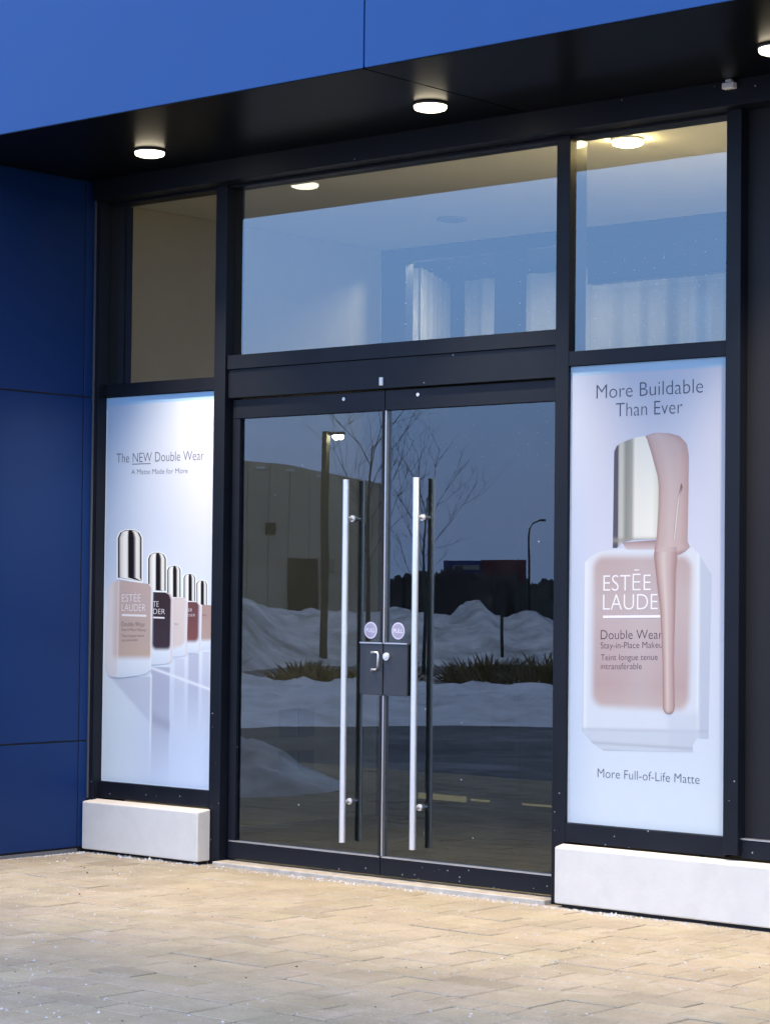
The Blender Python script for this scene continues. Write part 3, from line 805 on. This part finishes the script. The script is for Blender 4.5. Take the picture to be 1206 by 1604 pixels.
# --- right poster: one large bottle
RX0, RX1, RZ0, RZ1 = 1.1415, 2.0195, 0.3535, 2.4915
pr = empty('poster', ((RX0 + RX1) / 2, 0.018, RZ0)); tag(pr, 'tall pale poster with one large open-topped pink makeup bottle, right of the doors', 'poster', 'window posters')
IP = Matrix.Translation(-Vector(pr.location))
pr_y = 0.0150
def local(o, p):
    o.matrix_parent_inverse = Matrix.Translation(-Vector(p.location)); return o
_mesh_np = mesh_np
def mesh_np(name, verts, faces, m, parent=None, cols=None, smooth=False):
    o = _mesh_np(name, verts, faces, m, parent, cols, smooth)
    if parent is not None and parent.type == 'EMPTY': local(o, parent)
    return o
def bg_right(X, Z):
    t = (RZ1 - Z) / (RZ1 - RZ0)
    c = ramp([(0, (196, 202, 226)), (0.15, (203, 207, 229)), (0.45, (214, 217, 238)), (0.75, (219, 227, 246)), (1, (226, 236, 250))], t)
    u = (X - RX0) / (RX1 - RX0)
    c = mixc(c, px((188, 205, 238)), 0.45 * (1 - sstep(0, 0.22, u)))
    c = mixc(c, px((222, 222, 240)), 0.5 * np.exp(-((u - 0.75) / 0.25) ** 2 - ((t - 0.2) / 0.2) ** 2))
    edge = np.minimum(np.minimum(u, 1 - u) * 0.878, np.minimum(t, 1 - t) * 2.14)
    c = mixc(c, px((172, 202, 235)), 1 - sstep(0.040, 0.047, (RZ1 - Z)))
    c = mixc(c, px((236, 242, 250)), 0.7 * (1 - sstep(0.004, 0.010, edge)) * (t > 0.03))
    return c
o = MB(); o.box(RX0, RX1, 0.0152, 0.0205, RZ0, RZ1); local(o.build('panel', mat('poster_board', (0.7, 0.7, 0.75), 0.6), pr), pr)
grid_print('printed_background', RX0, RX1, RZ0, RZ1, 0.0148, 150, 360, bg_right, pr)
bp_ = ART['R_body']
def body_right(X, Z, u, v):
    c = ramp([(0, (222, 226, 240)), (0.12, (226, 228, 240)), (0.55, (218, 224, 240)), (1, (222, 228, 242))], 1 - v)
    # facets: right flank and base
    c = mixc(c, px((188, 196, 218)), sstep(1.853, 1.870, X) * 0.75)
    c = mixc(c, px((236, 240, 250)), np.exp(-((X - 1.858) / 0.007) ** 2) * 0.8)
    c = mixc(c, px((240, 243, 251)), np.exp(-((X - 1.236) / 0.012) ** 2) * 0.7)
    zb = 0.792 + (X - 1.2227) * 0.03
    c = mixc(c, px((176, 184, 204)), np.exp(-((Z - zb) / 0.008) ** 2) * 0.5)
    c = mixc(c, px((196, 204, 222)), (1 - sstep(-0.004, 0.002, Z - zb)) * 0.55)
    c = mixc(c, px((186, 194, 216)), np.exp(-((u - 0.0) / 0.008) ** 2) * 0.7)
    c = mixc(c, px((186, 194, 216)), np.exp(-((v - 1.0) / 0.006) ** 2) * 0.6)
    c = mixc(c, px((200, 207, 226)), sstep(1.68, 1.72, X) * (1 - sstep(0.86, 0.93, Z)) * 0.55 * (1 - sstep(1.86, 1.865, X)))
    c = mixc(c, px((168, 175, 192)), np.exp(-((Z - 0.732) / 0.007) ** 2) * 0.5)
    c = mixc(c, px((150, 156, 174)), (1 - sstep(0.0, 0.008, v)) * 0.55)
    d = rbox(X, Z, 1.272, 1.832 - 0.02 * (1.6 - Z), 0.895, 1.605, 0.07)
    k = 1 - sstep(-0.030, 0.016, d)
    pink = ramp([(0, (195, 173, 175)), (0.3, (200, 183, 187)), (0.62, (196, 176, 181)), (0.85, (193, 169, 171)), (1, (201, 181, 181))], np.clip((1.6 - Z) / 0.7, 0, 1))
    pink = mixc(pink, px((201, 189, 195)), np.exp(-((X - 1.55) / 0.10) ** 2) * 0.5)
    return mixc(c, pink, k)
shape_print('printed_bottle', bp_, 0.0144, body_right, pr, 80, 170)
shape_print('printed_neck', ART['R_neck'], 0.0141, lambda X, Z, u, v: ramp([(0, (209, 195, 199)), (0.5, (191, 169, 173)), (1, (155, 133, 139))], v), pr, 10, 16)
capst = [(0, (96, 96, 112)), (0.09, (88, 86, 100)), (0.115, (191, 191, 189)), (0.18, (201, 201, 197)), (0.27, (145, 147, 145)), (0.40, (167, 165, 161)), (0.47, (238, 235, 230)), (0.85, (243, 241, 236)), (0.97, (227, 227, 215)), (1, (200, 185, 159))]
def cap_right(X, Z, u, v):
    uu = (X - 1.393) / 0.25
    c = ramp(capst, np.clip(uu, 0, 1))
    return mixc(c, px((158, 152, 150)), np.exp(-((Z - 1.672) / 0.012) ** 2) * 0.7)
shape_print('printed_cap', ART['R_silver'], 0.0140, cap_right, pr, 60, 90)
def drip_col(X, Z, u, v):
    c = ramp([(0, (177, 145, 147)), (0.12, (201, 177, 177)), (0.4, (209, 189, 190)), (0.75, (203, 179, 181)), (1, (185, 157, 159))], u)
    c = mixc(c, px((201, 175, 174)), np.clip((1.5 - Z) * 1.2, 0, 1) * 0.7)
    low = (Z < 1.62).astype(float)
    c = mixc(c, px((167, 133, 131)), low * (np.exp(-(u / 0.16) ** 2) * 0.8 + np.exp(-((u - 1) / 0.22) ** 2) * 0.6))
    c = mixc(c, px((225, 213, 209)), low * np.exp(-((u - 0.42) / 0.10) ** 2) * 0.55)
    return mixc(c, px((98, 68, 62)), (1 - sstep(0.868, 0.900, Z)) * 0.92)
upper = ART['R_silver'][10:3:-1]
top_pts = [q for q in ART['R_drip'][:8]]
drip_top = top_pts + [(1.7985, 1.665), (1.812, 1.640), (1.785, 1.618), (1.755, 1.605), (1.618, 1.60), (1.6229, 1.645)] + [(1.633, 1.69), (1.6423, 1.8326), (1.6436, 1.9138), (1.6354, 1.9627), (1.6005, 2.0695), (1.5755, 2.1356)]
shape_print('printed_drip', drip_top, 0.0136, drip_col, pr, 40, 90)
dl_pts = ART['R_drip'][13:24]
_r = [tuple(q) for q in dl_pts if 0.95 < q[1] < 1.56]
low_pts = [(1.7400, 1.640), (1.745, 1.605)] + _r[:3] + [(1.7040 + 0.0315 * math.cos(k * math.pi / 12), 0.912 - 0.0315 * math.sin(k * math.pi / 12)) for k in range(13)] + _r[3:] + [(1.6180, 1.60), (1.628, 1.640)]
shape_print('printed_drip', low_pts, 0.0132, drip_col, pr, 24, 120)
shape_print('printed_slit', ART['R_slit'], 0.0129, lambda X, Z, u, v: mixc(ramp([(0, (145, 117, 117)), (0.4, (231, 227, 223)), (1, (203, 187, 179))], u), px((120, 84, 82)), sstep(0.7, 0.95, v) * 0.9), pr, 10, 40)
def titem(key, s, dh=1.0):
    a = ART[key]; return (s, a[0][0], a[1][0], a[0][1], a[1][1], (a[2][1] - a[0][1]) * dh)
def lineitem(key):
    a = ART[key]; return a
TY = 0.0126
text('headline_lettering', [titem('t1', 'More Buildable'), titem('t2', 'Than Ever'), titem('t3', 'More Full-of-Life Matte')], 0.0143, M['ink_grey'], pr)
text('bottle_lettering', [titem('e1', 'EST\u0112E'), titem('e2', 'LAUDE')], 0.0138, M['ink_white'], pr)
text('bottle_lettering', [titem('e3', 'Double Wear'), titem('e4', 'Stay-in-Place Makeu'), titem('e5', 'Teint longue tenue'), titem('e6', 'intransf\u00e9rable')], 0.0138, M['ink_dark'], pr)
def rule(key, y, m, p, th=None):
    a = ART[key]; z0, z1 = a[0][1], a[1][1]; h = abs(a[2][1] - a[0][1]) if len(a) > 2 else th
    mesh_np('printed_rule', [(a[0][0], y, z0), (a[1][0], y, z1), (a[1][0], y, z1 - h), (a[0][0], y, z0 - h)], [(0, 1, 2, 3)], m, p)
rule('el', 0.0138, M['ink_white'], pr)

KP = np.array((0.97, 1.00, 0.90))
# --- left poster: a row of five bottles
LX0, LX1, LZ0, LZ1 = -2.0640, -1.2070, 0.3535, 2.4915
pl = empty('poster', ((LX0 + LX1) / 2, 0.018, LZ0)); tag(pl, 'tall pale poster with a receding row of five makeup bottles, left of the doors', 'poster', 'window posters')
o = MB(); o.box(LX0, LX1, 0.0152, 0.0205, LZ0, LZ1); local(o.build('panel', mat('poster_board', (0.7, 0.7, 0.75), 0.6), pl), pl)
def bg_left(X, Z):
    t = (LZ1 - Z) / (LZ1 - LZ0); u = (X - LX0) / (LX1 - LX0)
    c = ramp([(0, (186, 198, 222)), (0.12, (196, 204, 226)), (0.35, (205, 212, 232)), (0.55, (224, 229, 242)), (0.66, (228, 231, 242)), (0.75, (206, 211, 228)), (1, (198, 206, 228))], t)
    c = mixc(c, px((168, 190, 224)), 0.55 * (1 - sstep(0.0, 0.5, u)) * (1 - sstep(0.42, 0.6, t)))
    c = mixc(c, px((222, 220, 236)), 0.6 * sstep(0.45, 0.95, u) * (1 - sstep(0.3, 0.6, t)))
    c = mixc(c, px((222, 229, 238)), sstep(0.6, 0.72, t) * (1 - sstep(0.1, 0.55, u)) * 0.8)
    c = mixc(c, px((204, 214, 238)), sstep(0.8, 0.95, t) * sstep(0.3, 0.7, u) * 0.7)
    # bottle reflections in the glossy table
    x1r = -1.6746; zf = 0.96
    k = sstep(-1.62, -1.52, X + (Z - 0.8) * -0.55 - 0.28) 
    sh = sstep(-0.02, 0.02, (X + 2.0) * 1.0 - (0.93 - Z) * 1.35) * (Z < 0.945) * (X < x1r) * sstep(0.45, 0.75, Z)
    c = mixc(c, px((188, 191, 210)), sh * 0.75)
    sh2 = (X > x1r) * (1 - sstep(-1.535, -1.525, X)) * (Z < 1.0) * sstep(0.30, 0.85, Z)
    c = mixc(c, px((172, 174, 196)), sh2 * 0.85)
    c = mixc(c, px((150, 150, 170)), np.exp(-((Z - 0.70 + (X + 1.6) * 0.25) / 0.035) ** 2) * (X > -1.66) * (X < -1.525) * 0.55)
    for (a, b, zt, s) in ((-1.50, -1.41, 1.05, 0.35), (-1.395, -1.30, 1.08, 0.75), (-1.29, -1.22, 1.09, 0.4)):
        c = mixc(c, px((178, 178, 200)), sstep(a, a + 0.015, X) * (1 - sstep(b - 0.015, b, X)) * (Z < zt) * sstep(0.62, 0.92, Z) * s)
    zl = 0.9926 + (X + 1.6747) * (0.8893 - 0.9926) / 0.4603
    c = mixc(c, px((236, 236, 244)), np.exp(-((Z - zl) / 0.008) ** 2) * (X > x1r) * 0.9)
    c = mixc(c, px((240, 241, 248)), np.exp(-((X - x1r) / 0.006) ** 2) * (Z < 0.96) * sstep(0.36, 0.7, Z) * 0.9)
    c = mixc(c, px((156, 190, 228)), 1 - sstep(0.040, 0.047, (LZ1 - Z)))
    edge = np.minimum(np.minimum(u, 1 - u) * 0.857, np.minimum(t, 1 - t) * 2.14)
    c = mixc(c, px((236, 240, 250)), 0.75 * (1 - sstep(0.004, 0.010, edge)) * (t > 0.03))
    return c
grid_print('printed_background', LX0, LX1, LZ0, LZ1, 0.0148, 170, 420, bg_left, pl)

def halo(pts, grow):
    P = np.array(pts); c = P.mean(0); q = P - c
    s = np.array([1 + grow / max(1e-6, np.abs(q[:, 0]).max()), 1 + grow / max(1e-6, np.abs(q[:, 1]).max())])
    return (c + q * s).tolist()
cap5 = [(0, (70, 66, 70)), (0.06, (60, 56, 60)), (0.11, (214, 208, 204)), (0.30, (244, 242, 240)), (0.40, (236, 232, 228)), (0.45, (24, 20, 26)), (0.66, (30, 26, 32)), (0.72, (150, 142, 140)), (0.78, (240, 238, 236)), (0.90, (228, 222, 216)), (0.95, (70, 62, 64)), (1, (60, 54, 58))]
def cap_left(X, Z, u, v):
    c = ramp(cap5, u)
    return mixc(c, px((60, 56, 60)), sstep(0.965, 0.995, v) * 0.8)
liq = [[(190, 168, 166), (196, 171, 158)], [(60, 48, 56), (70, 58, 68)], [(220, 205, 203), (222, 204, 198)], [(112, 74, 78), (138, 88, 86)], [(176, 148, 144), (190, 162, 152)]]
def make_bottle(i, y):
    k = str(i + 1)
    body = ART['b' + k]; lq = ART['b' + k + 'liq']; cp = ART['c' + k]
    x0, x1 = lq[0][0], lq[1][0]; zt = lq[0][1]; zbl, zbr = lq[2][1], lq[3][1]
    def fn(X, Z, u, v):
        c = ramp([(0, (214, 220, 234)), (0.2, (228, 232, 242)), (0.7, (222, 224, 236)), (1, (218, 214, 224))], v)
        zb = zbl + (zbr - zbl) * (X - x0) / (x1 - x0)
        d = rbox(X, Z - zb, x0 + (0 if i else -0.005), x1 + (0.03 if i == 0 else 0), 0.0, 1.0, 0.04)
        soft = 0.030 if i == 0 else 0.020
        kk = 1 - sstep(-soft, soft * 0.5, np.maximum(d, zb - Z))
        pk = mixc(np.tile(px(liq[i][1]), (len(X), 1)), np.tile(px(liq[i][0]), (len(X), 1)), np.clip((Z - 1.05) / 0.3, 0, 1))
        c = mixc(c, pk, kk)
        if i == 0:
            c = mixc(c, px((222, 206, 206)), (1 - sstep(-1.952, -1.935, X + (Z - 1.2) * 0.0)) * 0.55)
            c = mixc(c, px((238, 232, 234)), np.exp(-((X + 1.943) / 0.006) ** 2) * 0.5)
            c = mixc(c, px((244, 240, 240)), sstep(0.96, 0.995, u) * 0.8)
        elif i in (1, 2, 3):
            c = mixc(c, px((232, 214, 216)), sstep(0.84, 0.93, u) * 0.85)
        c = mixc(c, px((188, 190, 206)), (1 - sstep(0.0, 0.018, v)) * 0.8)
        return c
    shape_print('printed_halo', halo(cp, 0.010), y + 0.00015, lambda X, Z, u, v: np.tile(px((240, 243, 250)), (len(X), 1)), pl, 4, 30)
    shape_print('printed_cap', cp, y, cap_left, pl, 40, 60)
    shape_print('printed_bottle', body, y - 0.00015, fn, pl, 60, 110)
for i in (4, 3, 2, 1, 0): make_bottle(i, 0.0145 - 0.0003 * (4 - i))
IY = 0.0128
text('headline_lettering', [titem('lt1', 'The NEW Double Wear'), titem('lt2', 'A Matte Made for More')], 0.0143, M['ink_grey'], pl)
rule('lun', 0.0143, M['ink_grey'], pl, 0.004)
a = ART['le2']; 
text('bottle_lettering', [titem('le1', 'EST\u00c9E'), titem('le2', 'LAUDER'), titem('m1', 'TE'), titem('m2', 'DER'), titem('n4', 'ER'), titem('n4b', 'DER')], IY, M['ink_white'], pl)
text('bottle_lettering', [titem('le3', 'Double Wear'), titem('le4', 'Stay-in-Place Makeup'), titem('le5', 'Teint longue tenue'), titem('le6', 'intransf\u00e9rable'), titem('n1', 'Wear'), titem('n5', 'Wear')], IY, M['ink_dark'], pl)
rule('lel', IY, M['ink_white'], pl); rule('ml', IY, M['ink_white'], pl)

# ------------------------------------------------------------------ the lot across from the shop (seen in the glass)
EX = np.array((-0.70, -0.714)); TX = np.array((0.714, -0.70)); G0 = np.array((0.0, 0.07))
def site(s, t): return G0 + EX * s + TX * t
def terrain(name, s0, s1, t0, t1, ns, ntt, hf, m):
    ss = np.linspace(s0, s1, ns); ts = np.linspace(t0, t1, ntt)
    V = []
    for s in ss:
        for t in ts:
            p = site(s, t); V.append((p[0], p[1], hf(s, t)))
    i = (np.arange(ns - 1)[:, None] * ntt + np.arange(ntt - 1)[None, :]).ravel()
    Fc = np.stack([i, i + ntt, i + ntt + 1, i + 1], 1)
    return structure(mesh_np(name, V, Fc.tolist(), m, smooth=True))
NZ = [(RNG.uniform(0.3, 3.0), RNG.uniform(0.3, 3.0), RNG.uniform(0, 6.28), RNG.uniform(0.4, 1.0)) for _ in range(22)]
def nz(s, t): return sum(a / (0.6 + kx + ky) * math.sin(kx * s * 1.3 + ky * t + ph) for kx, ky, ph, a in NZ) / 5
def h_near(s, t):
    e = min(1, max(0, (s - 13.6 - 0.5 * math.sin(t * 0.9)) / 1.2)) * min(1, max(0, (26 - s) / 1.0))
    return -0.075 + e * (0.11 + 0.10 * (nz(s, t) + 0.3) + 0.10 * noise.fractal((s * 1.5, t * 1.5, 4.0), 0.7, 2.1, 5))
terrain('snow_field', 13, 27, -26, 26, 110, 420, h_near, M['snow'])
def h_far(s, t):
    left = 1 / (1 + math.exp((t + 0.4) / 0.5))
    top = 1.02 * (1 - left) + 1.55 * left + 0.42 * nz(s * 0.4, t * 1.2) + 0.20 * math.exp(-((t - 3.0) / 0.35) ** 2) + 0.36 * math.exp(-((t - 4.72) / 0.26) ** 2) + 0.22 * math.exp(-((t - 5.95) / 0.35) ** 2) - 0.12
    st = 34.2 * (1 - left) + 27.5 * left
    e = min(1, max(0, (s - st) / 6.0)); e = e * e * (3 - 2 * e)
    b = min(1, max(0, (49 - s) / 6.0))
    return -0.08 + e * b * max(0.2, top) + (0.10 * nz(s * 2, t * 2) + 0.13 * noise.fractal((s * 1.3, t * 1.3, 0.3), 0.7, 2.1, 5) + 0.07 * noise.noise((s * 4, t * 4, 1.0))) * e * b
terrain('snow_bank', 27, 49, -26, 26, 120, 420, h_far, M['dirty_snow'])
def h_pile(s, t):
    return 0
# low pile near the wing
pts2 = []
def near_pile():
    V = []; n = 70; mm = 80
    for i in range(n + 1):
        for k in range(mm + 1):
            x = -6.9 + 3.5 * k / mm; y = -4.8 + 2.9 * i / n
            d = math.hypot((x + 5.15) / 1.5, (y + 3.35) / 1.25)
            h = 0.40 * max(0, 1 - d ** 1.6) * (1 + 0.45 * noise.fractal((x * 2.2, y * 2.2, 2.0), 0.8, 2.0, 5))
            V.append((x, y, -0.07 + h + (0.03 if d < 0.98 else 0)))
    i = (np.arange(n)[:, None] * (mm + 1) + np.arange(mm)[None, :]).ravel()
    Fc = np.stack([i, i + 1, i + mm + 2, i + mm + 1], 1)
    o = mesh_np('snow_pile', V, Fc.tolist(), M['dirty_snow'], smooth=True)
    tag(o, 'low shovelled snow pile beside the shaded blue wing, mirrored low in the left door', 'snow pile')
near_pile()

# opposite warehouse
ob = empty('warehouse', (-66.0, -72.5, -0.06)); tag(ob, 'long beige concrete warehouse with a dark door, mirrored in the left door', 'building')
A_ = np.array((-75.5, -60.5)); B_ = np.array((-61.2, -77.5)); dv = (B_ - A_) / np.linalg.norm(B_ - A_); nv = np.array((-dv[1], dv[0]))
if nv @ (np.array((0, 0)) - A_) < 0: nv = -nv
LW = float(np.linalg.norm(B_ - A_))
def wbox(mb, a0, a1, d0, d1, z0, z1):
    q = []
    for (a, d) in ((a0, d0), (a1, d0), (a1, d1), (a0, d1)):
        p = A_ + dv * a + nv * d; q.append(p)
    vs = [mb.bm.verts.new((p[0], p[1], z)) for z in (z0, z1) for p in q]
    for f in ((0, 3, 2, 1), (4, 5, 6, 7), (0, 1, 5, 4), (1, 2, 6, 5), (2, 3, 7, 6), (3, 0, 4, 7)): mb.bm.faces.new([vs[i] for i in f])
WT = [(-16, 7.7), (11.6, 7.43), (13.55, 7.32), (15.4, 6.95), (17.3, 6.6), (18.2, 6.4)]
def wtop(a): return float(np.interp(a, [q[0] for q in WT], [q[1] for q in WT]))
def wpanel(mb, a0, a1, d0, d1, z0):
    q = [A_ + dv * a + nv * d for (a, d) in ((a0, d0), (a1, d0), (a1, d1), (a0, d1))]
    zt = [wtop(a0), wtop(a1), wtop(a1), wtop(a0)]
    vs = [mb.bm.verts.new((p[0], p[1], z0)) for p in q] + [mb.bm.verts.new((p[0], p[1], z)) for p, z in zip(q, zt)]
    for f in ((0, 3, 2, 1), (4, 5, 6, 7), (0, 1, 5, 4), (1, 2, 6, 5), (2, 3, 7, 6), (3, 0, 4, 7)): mb.bm.faces.new([vs[i] for i in f])
edges = list(np.arange(-16, 11, 1.8)) + [11.6, 12.6, 13.55, 14.5, 15.4, 16.35, 17.3, 18.2]
for i in range(len(edges) - 1):
    mb = MB(); wpanel(mb, edges[i], edges[i + 1] - 0.02, -9, 0.03 * (i % 2), -0.1)
    local(mb.build('wall', M['concrete'], ob), ob)
for (nm, a0, a1, z0, z1, mt, dd) in (('loading_door', 13.5, 14.9, -0.1, 2.95, 'door_dark', 0.10), ('vent', 12.45, 12.92, 4.05, 4.6, 'door_dark', 0.09), ('notice', 15.25, 15.68, 2.35, 2.95, 'concrete_light', 0.09),
                                     ('wall_light', 11.95, 12.35, 7.1, 7.2, 'white', 0.12), ('wall_light', 13.35, 13.75, 7.0, 7.1, 'white', 0.12), ('wall_light', 14.85, 15.2, 6.75, 6.85, 'white', 0.12)):
    mb = MB(); wbox(mb, a0, a1, 0.0, dd, z0, z1); local(mb.build(nm, M[mt], ob), ob)

# street light with square pole
sl = empty('street_light', (-24.0, -26.0, -0.06)); tag(sl, 'square brown lamp post with a lit head, mirrored in the left door', 'street light')
mb = MB(); mb.box(-0.06, 0.06, -0.06, 0.06, 0.0, 4.72); mb.build('pole', M['pole'], sl, bevel=0.01)
mb = MB(); mb.box(0.061, 0.34, -0.22, -0.02, 4.63, 4.70); mb.build('lamp_head', M['pole'], sl, bevel=0.02)
mb = MB(); mb.lathe([(0.12, 0.0), (0.11, -0.05), (0.07, -0.08), (0.001, -0.09)], (0.20, -0.14, 4.63), 24); mb.build('lamp_lens', M['lens_street'], sl)

# tall thin road lamp
rl = empty('road_lamp', (-47.0, -63.3, -0.06)); tag(rl, 'tall thin road lamp with curved arm, mirrored in the right door', 'street light')
mb = MB(); mb.tube([(0, 0, 0), (0, 0, 3.7), (0.02, -0.02, 4.0), (0.10, -0.1, 4.2), (0.30, -0.30, 4.33)], [0.05, 0.04, 0.035, 0.03, 0.028], 10); mb.build('pole', M['pole'], rl)
mb = MB(); mb.box(0.28, 0.55, -0.36, -0.26, 4.29, 4.37); mb.build('lamp_head', M['pole'], rl, bevel=0.02)

# bare trees
def bare_tree(x, y, h, seed, label, lean=0.0):
    rr = random.Random(seed)
    t = empty('bare_tree', (x, y, -0.06)); tag(t, label, 'tree', 'leafless trees across the lot')
    tk = MB(); tk.tube([(0, 0, 0), (0.03, 0.02, h * 0.3), (0.0, 0.05, h * 0.55), (0.05, 0.0, h * 0.8)], [h * 0.009, h * 0.007, h * 0.005, h * 0.002], 8); tk.build('trunk', M['bark'], t)
    cr = MB()
    def branch(p, d, L, r, lv):
        q = [p]; 
        for k in range(3):
            d = (d + Vector((rr.gauss(0, .16), rr.gauss(0, .16), rr.gauss(0.07, .1)))).normalized(); q.append(q[-1] + d * L / 3)
        cr.tube(q, [r, r * .8, r * .6, r * .35], 5, cap=False)
        if lv > 0:
            for _ in range(4 if lv > 1 else 3):
                j = rr.choice((1, 2, 2, 3)); nd = (d + Vector((rr.gauss(0, .6), rr.gauss(0, .6), rr.gauss(.15, .3)))).normalized()
                branch(q[j], nd, L * rr.uniform(.45, .7), r * .5, lv - 1)
    for k in range(11):
        z = h * (0.28 + 0.5 * k / 10); a = k * 2.4 + rr.random()
        branch(Vector((0.02, 0.02, z)), Vector((math.cos(a), math.sin(a), 1.7)).normalized(), h * rr.uniform(.22, .34), h * 0.0019, 3 if k % 2 else 2)
    cr.build('crown', M['bark'], t)
bare_tree(-20.3, -23.1, 5.2, 3, 'tall leafless tree mirrored beside the door seam')
bare_tree(-19.3, -23.5, 4.0, 9, 'shorter leafless tree mirrored just right of the door seam')

# dry shrubs
def shrub(x, y, w, h, seed, label):
    rr = random.Random(seed); V = []; Fc = []
    for _ in range(800):
        a = rr.random() * 6.28; r = w * math.sqrt(rr.random()) * 0.5
        bx, by = r * math.cos(a), r * math.sin(a)
        hh = h * rr.uniform(.25, 1.0) * (1 - 0.5 * (r / (w * .5)) ** 2)
        lx, ly = rr.gauss(0, .38) * h + bx * .4, rr.gauss(0, .38) * h + by * .4
        wd = 0.005 + 0.010 * rr.random(); th = rr.random() * 3.14
        ux, uy = math.cos(th) * wd, math.sin(th) * wd
        o = len(V)
        V += [(bx - ux, by - uy, 0), (bx + ux, by + uy, 0), (bx + lx * .6 + ux * 2, by + ly * .6 + uy * 2, hh * .6), (bx + lx, by + ly, hh), (bx + lx * .6 - ux * 2, by + ly * .6 - uy * 2, hh * .6)]
        Fc.append((o, o + 1, o + 2, o + 3, o + 4))
    o = mesh_np('dry_shrub', V, Fc, M['shrub']); o.location = (x, y, -0.02)
    tag(o, label, 'shrub', 'dry shrubs in the snow')
for i, (s, t, w, h) in enumerate(((23.3, 3.1, 1.1, .6), (23.0, 4.0, 1.3, .65), (23.1, 4.9, 1.4, .7), (22.6, 5.9, 1.2, .6), (23.6, 1.6, .7, .5), (24.2, -1.4, 1.0, .62), (24.4, -2.2, 1.2, .7), (24.6, -3.0, .9, .55), (22.4, 6.9, 1.3, .62), (23.6, 0.4, .9, .45))):
    p = site(s, t)
    shrub(p[0], p[1], w, h, 40 + i, 'low brown dry shrub in the snow strip across the lot')

# parked car
pc = site(25.5, -4.6)
car = empty('parked_car', (pc[0], pc[1], -0.06)); car.rotation_euler = (0, 0, math.atan2(TX[1], TX[0])); tag(car, 'dark teal parked car beyond the shrubs, mirrored at the left door edge', 'car')
mb = MB(); prof = [(-2.1, .25), (-2.15, .6), (-2.0, .82), (-1.35, .9), (-0.8, 1.38), (0.6, 1.42), (1.25, .95), (2.0, .85), (2.2, .6), (2.15, .25)]
mb.prism_y(prof, -0.85, 0.85); mb.build('body', M['carpaint'], car, bevel=0.06)
for yy in (-0.853, 0.853):
    mb = MB(); mb.prism_y([(-1.15, .93), (-0.74, 1.31), (0.52, 1.34), (1.02, .95)], yy - 0.004, yy + 0.004); mb.build('side_window', M['carglass'], car)
    for xx in (-1.35, 1.35):
        mb = MB(); mb.tube([(xx, yy - 0.1 * (1 if yy > 0 else -1), .32), (xx, yy + 0.02 * (1 if yy > 0 else -1), .32)], 0.32, 20); mb.build('wheel', M['tyre'], car, bevel=0.02)

# dark marker post on the bank
p = site(35.6, 4.75)
mp = empty('marker_post', (p[0], p[1], 0.45)); tag(mp, 'thin dark post standing in the snow bank, mirrored in the right door', 'post')
mb = MB(); mb.tube([(0, 0, -0.5), (0, 0, 0.55)], 0.035, 10); mb.build('shaft', M['door_dark'], mp)

# far buildings and woods
fb = empty('distant_shop', (-88.0, -108.0, -0.06)); tag(fb, 'distant blue and red box store mirrored in the right door', 'building')
pt = np.array((0.7745, -0.6326))
def fbox(mb, t0, t1, d0, d1, z0, z1):
    nn = np.array((-0.6326, -0.7745)); vs = []
    for z in (z0, z1):
        for (t, d) in ((t0, d0), (t1, d0), (t1, d1), (t0, d1)):
            q = pt * t + nn * d; vs.append(mb.bm.verts.new((q[0], q[1], z)))
    for f in ((0, 3, 2, 1), (4, 5, 6, 7), (0, 1, 5, 4), (1, 2, 6, 5), (2, 3, 7, 6), (3, 0, 4, 7)): mb.bm.faces.new([vs[i] for i in f])
mb = MB(); fbox(mb, 0.2, 2.6, 0, 8, 0, 3.55); mb.build('wall', M['signblue'], fb)
mb = MB(); fbox(mb, 2.61, 5.6, 0.1, 8, 0, 3.6); mb.build('wall', M['signred'], fb)
for z in (2.4, 2.95):
    mb = MB(); fbox(mb, 0.8, 2.5, -0.05, -0.01, z, z + 0.3); mb.build('sign_band', M['concrete_light'], fb)

def woods(name, s, t0, t1, hmax, n, seed, label):
    rr = random.Random(seed); V = []; Fc = []
    for _ in range(n):
        t = rr.uniform(t0, t1); ds = rr.uniform(-4, 4); p = site(s + ds, t)
        hh = hmax * rr.uniform(.72, 1.0) * (0.82 + 0.12 * math.sin(t * 0.7) + 0.06 * math.sin(t * 2.3 + 1)); o = len(V)
        w = rr.uniform(.08, .55); lean = rr.gauss(0, .3)
        for (z, ww, l) in ((0, w, 0), (hh * .5, w * 1.6, lean * .5), (hh, w * .2, lean)):
            V += [(p[0] + TX[0] * (l - ww), p[1] + TX[1] * (l - ww), z), (p[0] + TX[0] * (l + ww), p[1] + TX[1] * (l + ww), z)]
        Fc += [(o, o + 1, o + 3, o + 2), (o + 2, o + 3, o + 5, o + 4)]
    o = mesh_np(name, V, Fc, M['woods']); tag(o, label, 'woods', kind='stuff')
woods('far_woods', 112, -22, 60, 3.0, 2600, 5, 'dark line of winter woods along the far edge of the lot')
